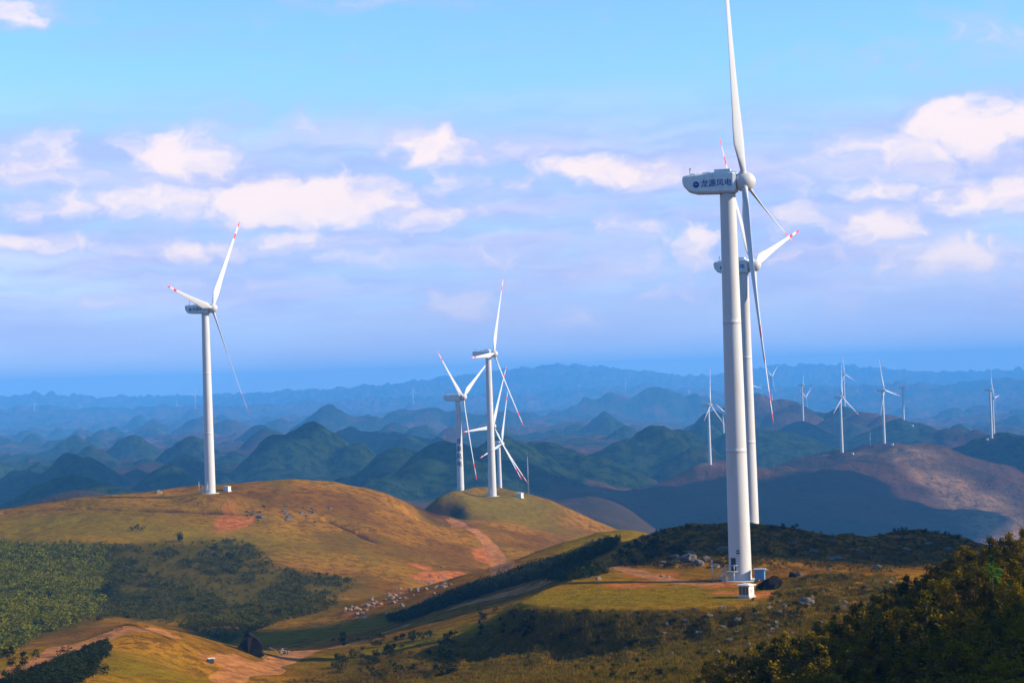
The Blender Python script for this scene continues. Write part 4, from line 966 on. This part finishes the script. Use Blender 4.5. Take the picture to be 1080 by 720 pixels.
def sample(poly, n, keep=None, dmax=1300.0):
    xs = [p[0] for p in poly]; ys = [p[1] for p in poly]; P_ = []
    while len(P_) < n:
        a, b = random.uniform(min(xs), max(xs)), random.uniform(min(ys), max(ys))
        if in_poly(a, b, poly) and (keep is None or keep(a, b)): P_.append((a, b))
    h_ = hit(GR, [p[0] for p in P_], [p[1] for p in P_], dmax); return h_[~np.isnan(h_[:, 0])]
# thick young forest at the far left, thinner scrub to its right
FOREST = [(-10,575),(40,576),(100,580),(106,600),(112,625),(90,648),(40,672),(-10,700)]
def rough_edge(a, b): return a + 30 * float(fbm(np.array([a / 30.0]), np.array([b / 14.0]), 161, 3)[0]) < 108
stuff_plants('young_forest', sample([(-10,575),(60,577),(140,578),(140,640),(90,654),(40,672),(-10,700)], 4200, rough_edge), [mini(300 + i, M_leafE, 44, 2.2, .2) for i in range(5)], .35, 1.5, M_leafE)
def patchy(a, b):
    v = float(fbm(np.array([a / 22.0]), np.array([b / 9.0]), 151, 3)[0]); return v + (0.25 if a < 160 else 0) - 0.22 * (b < 590) > -0.05
stuff_plants('scrub', np.concatenate([sample(SCRUB_POLY, 5200, lambda a, b: a > 100 and patchy(a, b)), sample(SCRUB_POLY, 1300, lambda a, b: a > 100)]), [mini(320 + i, M_leafB, 36, 1.3, .18) for i in range(5)], .3, 1.15, M_leafB)
stuff_plants('shade_thicket', np.concatenate([sample(STRIP_POLY, 2600), sample([(574,613),(590,605),(612,599.5),(636,600),(642,605),(620,609),(600,613)], 260)]), [mini(340 + i, M_leafC, 40, 1.7, .22) for i in range(5)], .5, 1.15, M_leafC)  # dark leaves stand in for the strip's shade; pit bushes added as its shadow
UNDER = [(735,722),(780,694),(830,668),(880,646),(930,624),(1000,598),(1080,570),(1190,545),(1200,735),(735,735)]
u_ = sample(UNDER, 5600); u_ = u_[(u_[:, 1] < 216)]
stuff_plants('undergrowth', u_, [mini(360 + i, M_leafA, 36, 1.2, .14) for i in range(5)], .5, 1.3, M_leafA)
BANK = [(540,640),(600,643),(700,644),(790,640),(812,634),(830,610),(880,604),(940,606),(960,616),(900,650),(830,680),(760,722),(640,722),(420,720),(300,720),(420,690),(500,672)]
stuff_plants('grass', sample(BANK, 8500), [tuft(400 + i, M_grassy, .36) for i in range(4)], .5, 1.3, M_grassy)
stuff_plants('shrubs_below_track', sample([(-8,722),(30,708),(66,694),(92,684),(112,676),(118,684),(104,698),(98,712),(80,722)], 1500), [mini(380 + i, M_leafC, 36, .9, .12) for i in range(4)], .4, 1.2, M_leafC)
stuff_plants('rough_hill_scrub', sample([(690,560),(760,553),(850,557),(950,559),(1005,562),(1035,580),(1000,592),(930,604),(860,600),(800,598),(700,600),(655,598),(650,590)], 1700), [mini(390 + i, M_leafB, 30, .8, .13) for i in range(4)], .3, 1.0, M_leafB)
# countable bushes
def bushes(pts, kits, smin, smax, label, group):
    for (px, py) in pts:
        q = px_hit(px, py)
        if np.isnan(q[0]): continue
        plant('bush', random.choice(kits), tuple(q), random.uniform(smin, smax), ('foliage', 'stems'), label, 'bush', group)
bushes([(random.uniform(660, 1035), 0) for _ in range(0)], KC, 1, 1, '', '')
cr = [(648,588),(655,582),(664,577),(672,572),(680,568),(690,564),(700,561),(712,558),(724,556),(738,555.5),(815,556),(826,556.5),(838,557),(905,561.5),(914,561),(930,560.5),(944,560.5),(952,560),(962,561),(975,561.5),(988,562),(999,563.5),(1010,567),(1020,571),(1028,577)]
bushes([(a, b + 2.5) for a, b in cr], KC, .45, .8, 'dark bush on the skyline of the rocky hill behind the nearest tower', 'bushes along the rocky hill crest')
bushes([(random.gauss(690, 22), random.uniform(574, 600)) for _ in range(40)], KC, .5, 1.0, 'dark bush on the shaded flank of the rocky hill left of the nearest tower', 'bushes on the rocky hill flank')
bushes([(random.uniform(350, 480), random.uniform(670, 715)) for _ in range(70)], KC, .4, .9, 'dark low bush on the shaded slope below the dirt road', 'bushes below the dirt road')
bushes([(random.uniform(505, 560), random.uniform(640, 672)) for _ in range(24)], KC, .35, .7, 'small dark bush on the grass left of the platform bank', 'bushes left of the platform')
bushes([(189,571),(253,595),(280,605),(262,583),(243,590),(228,583)], KB, 1.2, 2.0, 'taller dark bush rising above the scrub near its upper edge', 'taller bushes in the scrub')
bushes([(random.uniform(5, 112), random.uniform(690, 716)) for _ in range(24)], KC, .5, 1.0, 'dark bush on the shaded near slope under the sandy track at lower left', 'bushes under the sandy track')
bushes([(random.uniform(560, 800), random.uniform(645, 700)) for _ in range(60)], KB, .3, .6, 'low green bush on the bank below the turbine platform', 'bushes on the platform bank')
bushes([(random.uniform(790, 940), random.uniform(612, 672)) for _ in range(60)], KB, .25, .6, 'low bush on the rough brown ground right of the kiosk', 'bushes right of the kiosk')
bushes([(random.uniform(600, 800), random.uniform(690, 718)) for _ in range(40)], KB, .25, .6, 'low bush on the grass at the bottom edge below the platform', 'bushes at the bottom edge')
bushes([(144,559),(150,560),(139,560)], KC, .7, 1.1, 'dark bush of the small clump alone on the grass of the brown hill', 'clump on the brown hill')
for o in list(bpy.data.meshes):
    if o.users == 0: bpy.data.meshes.remove(o)
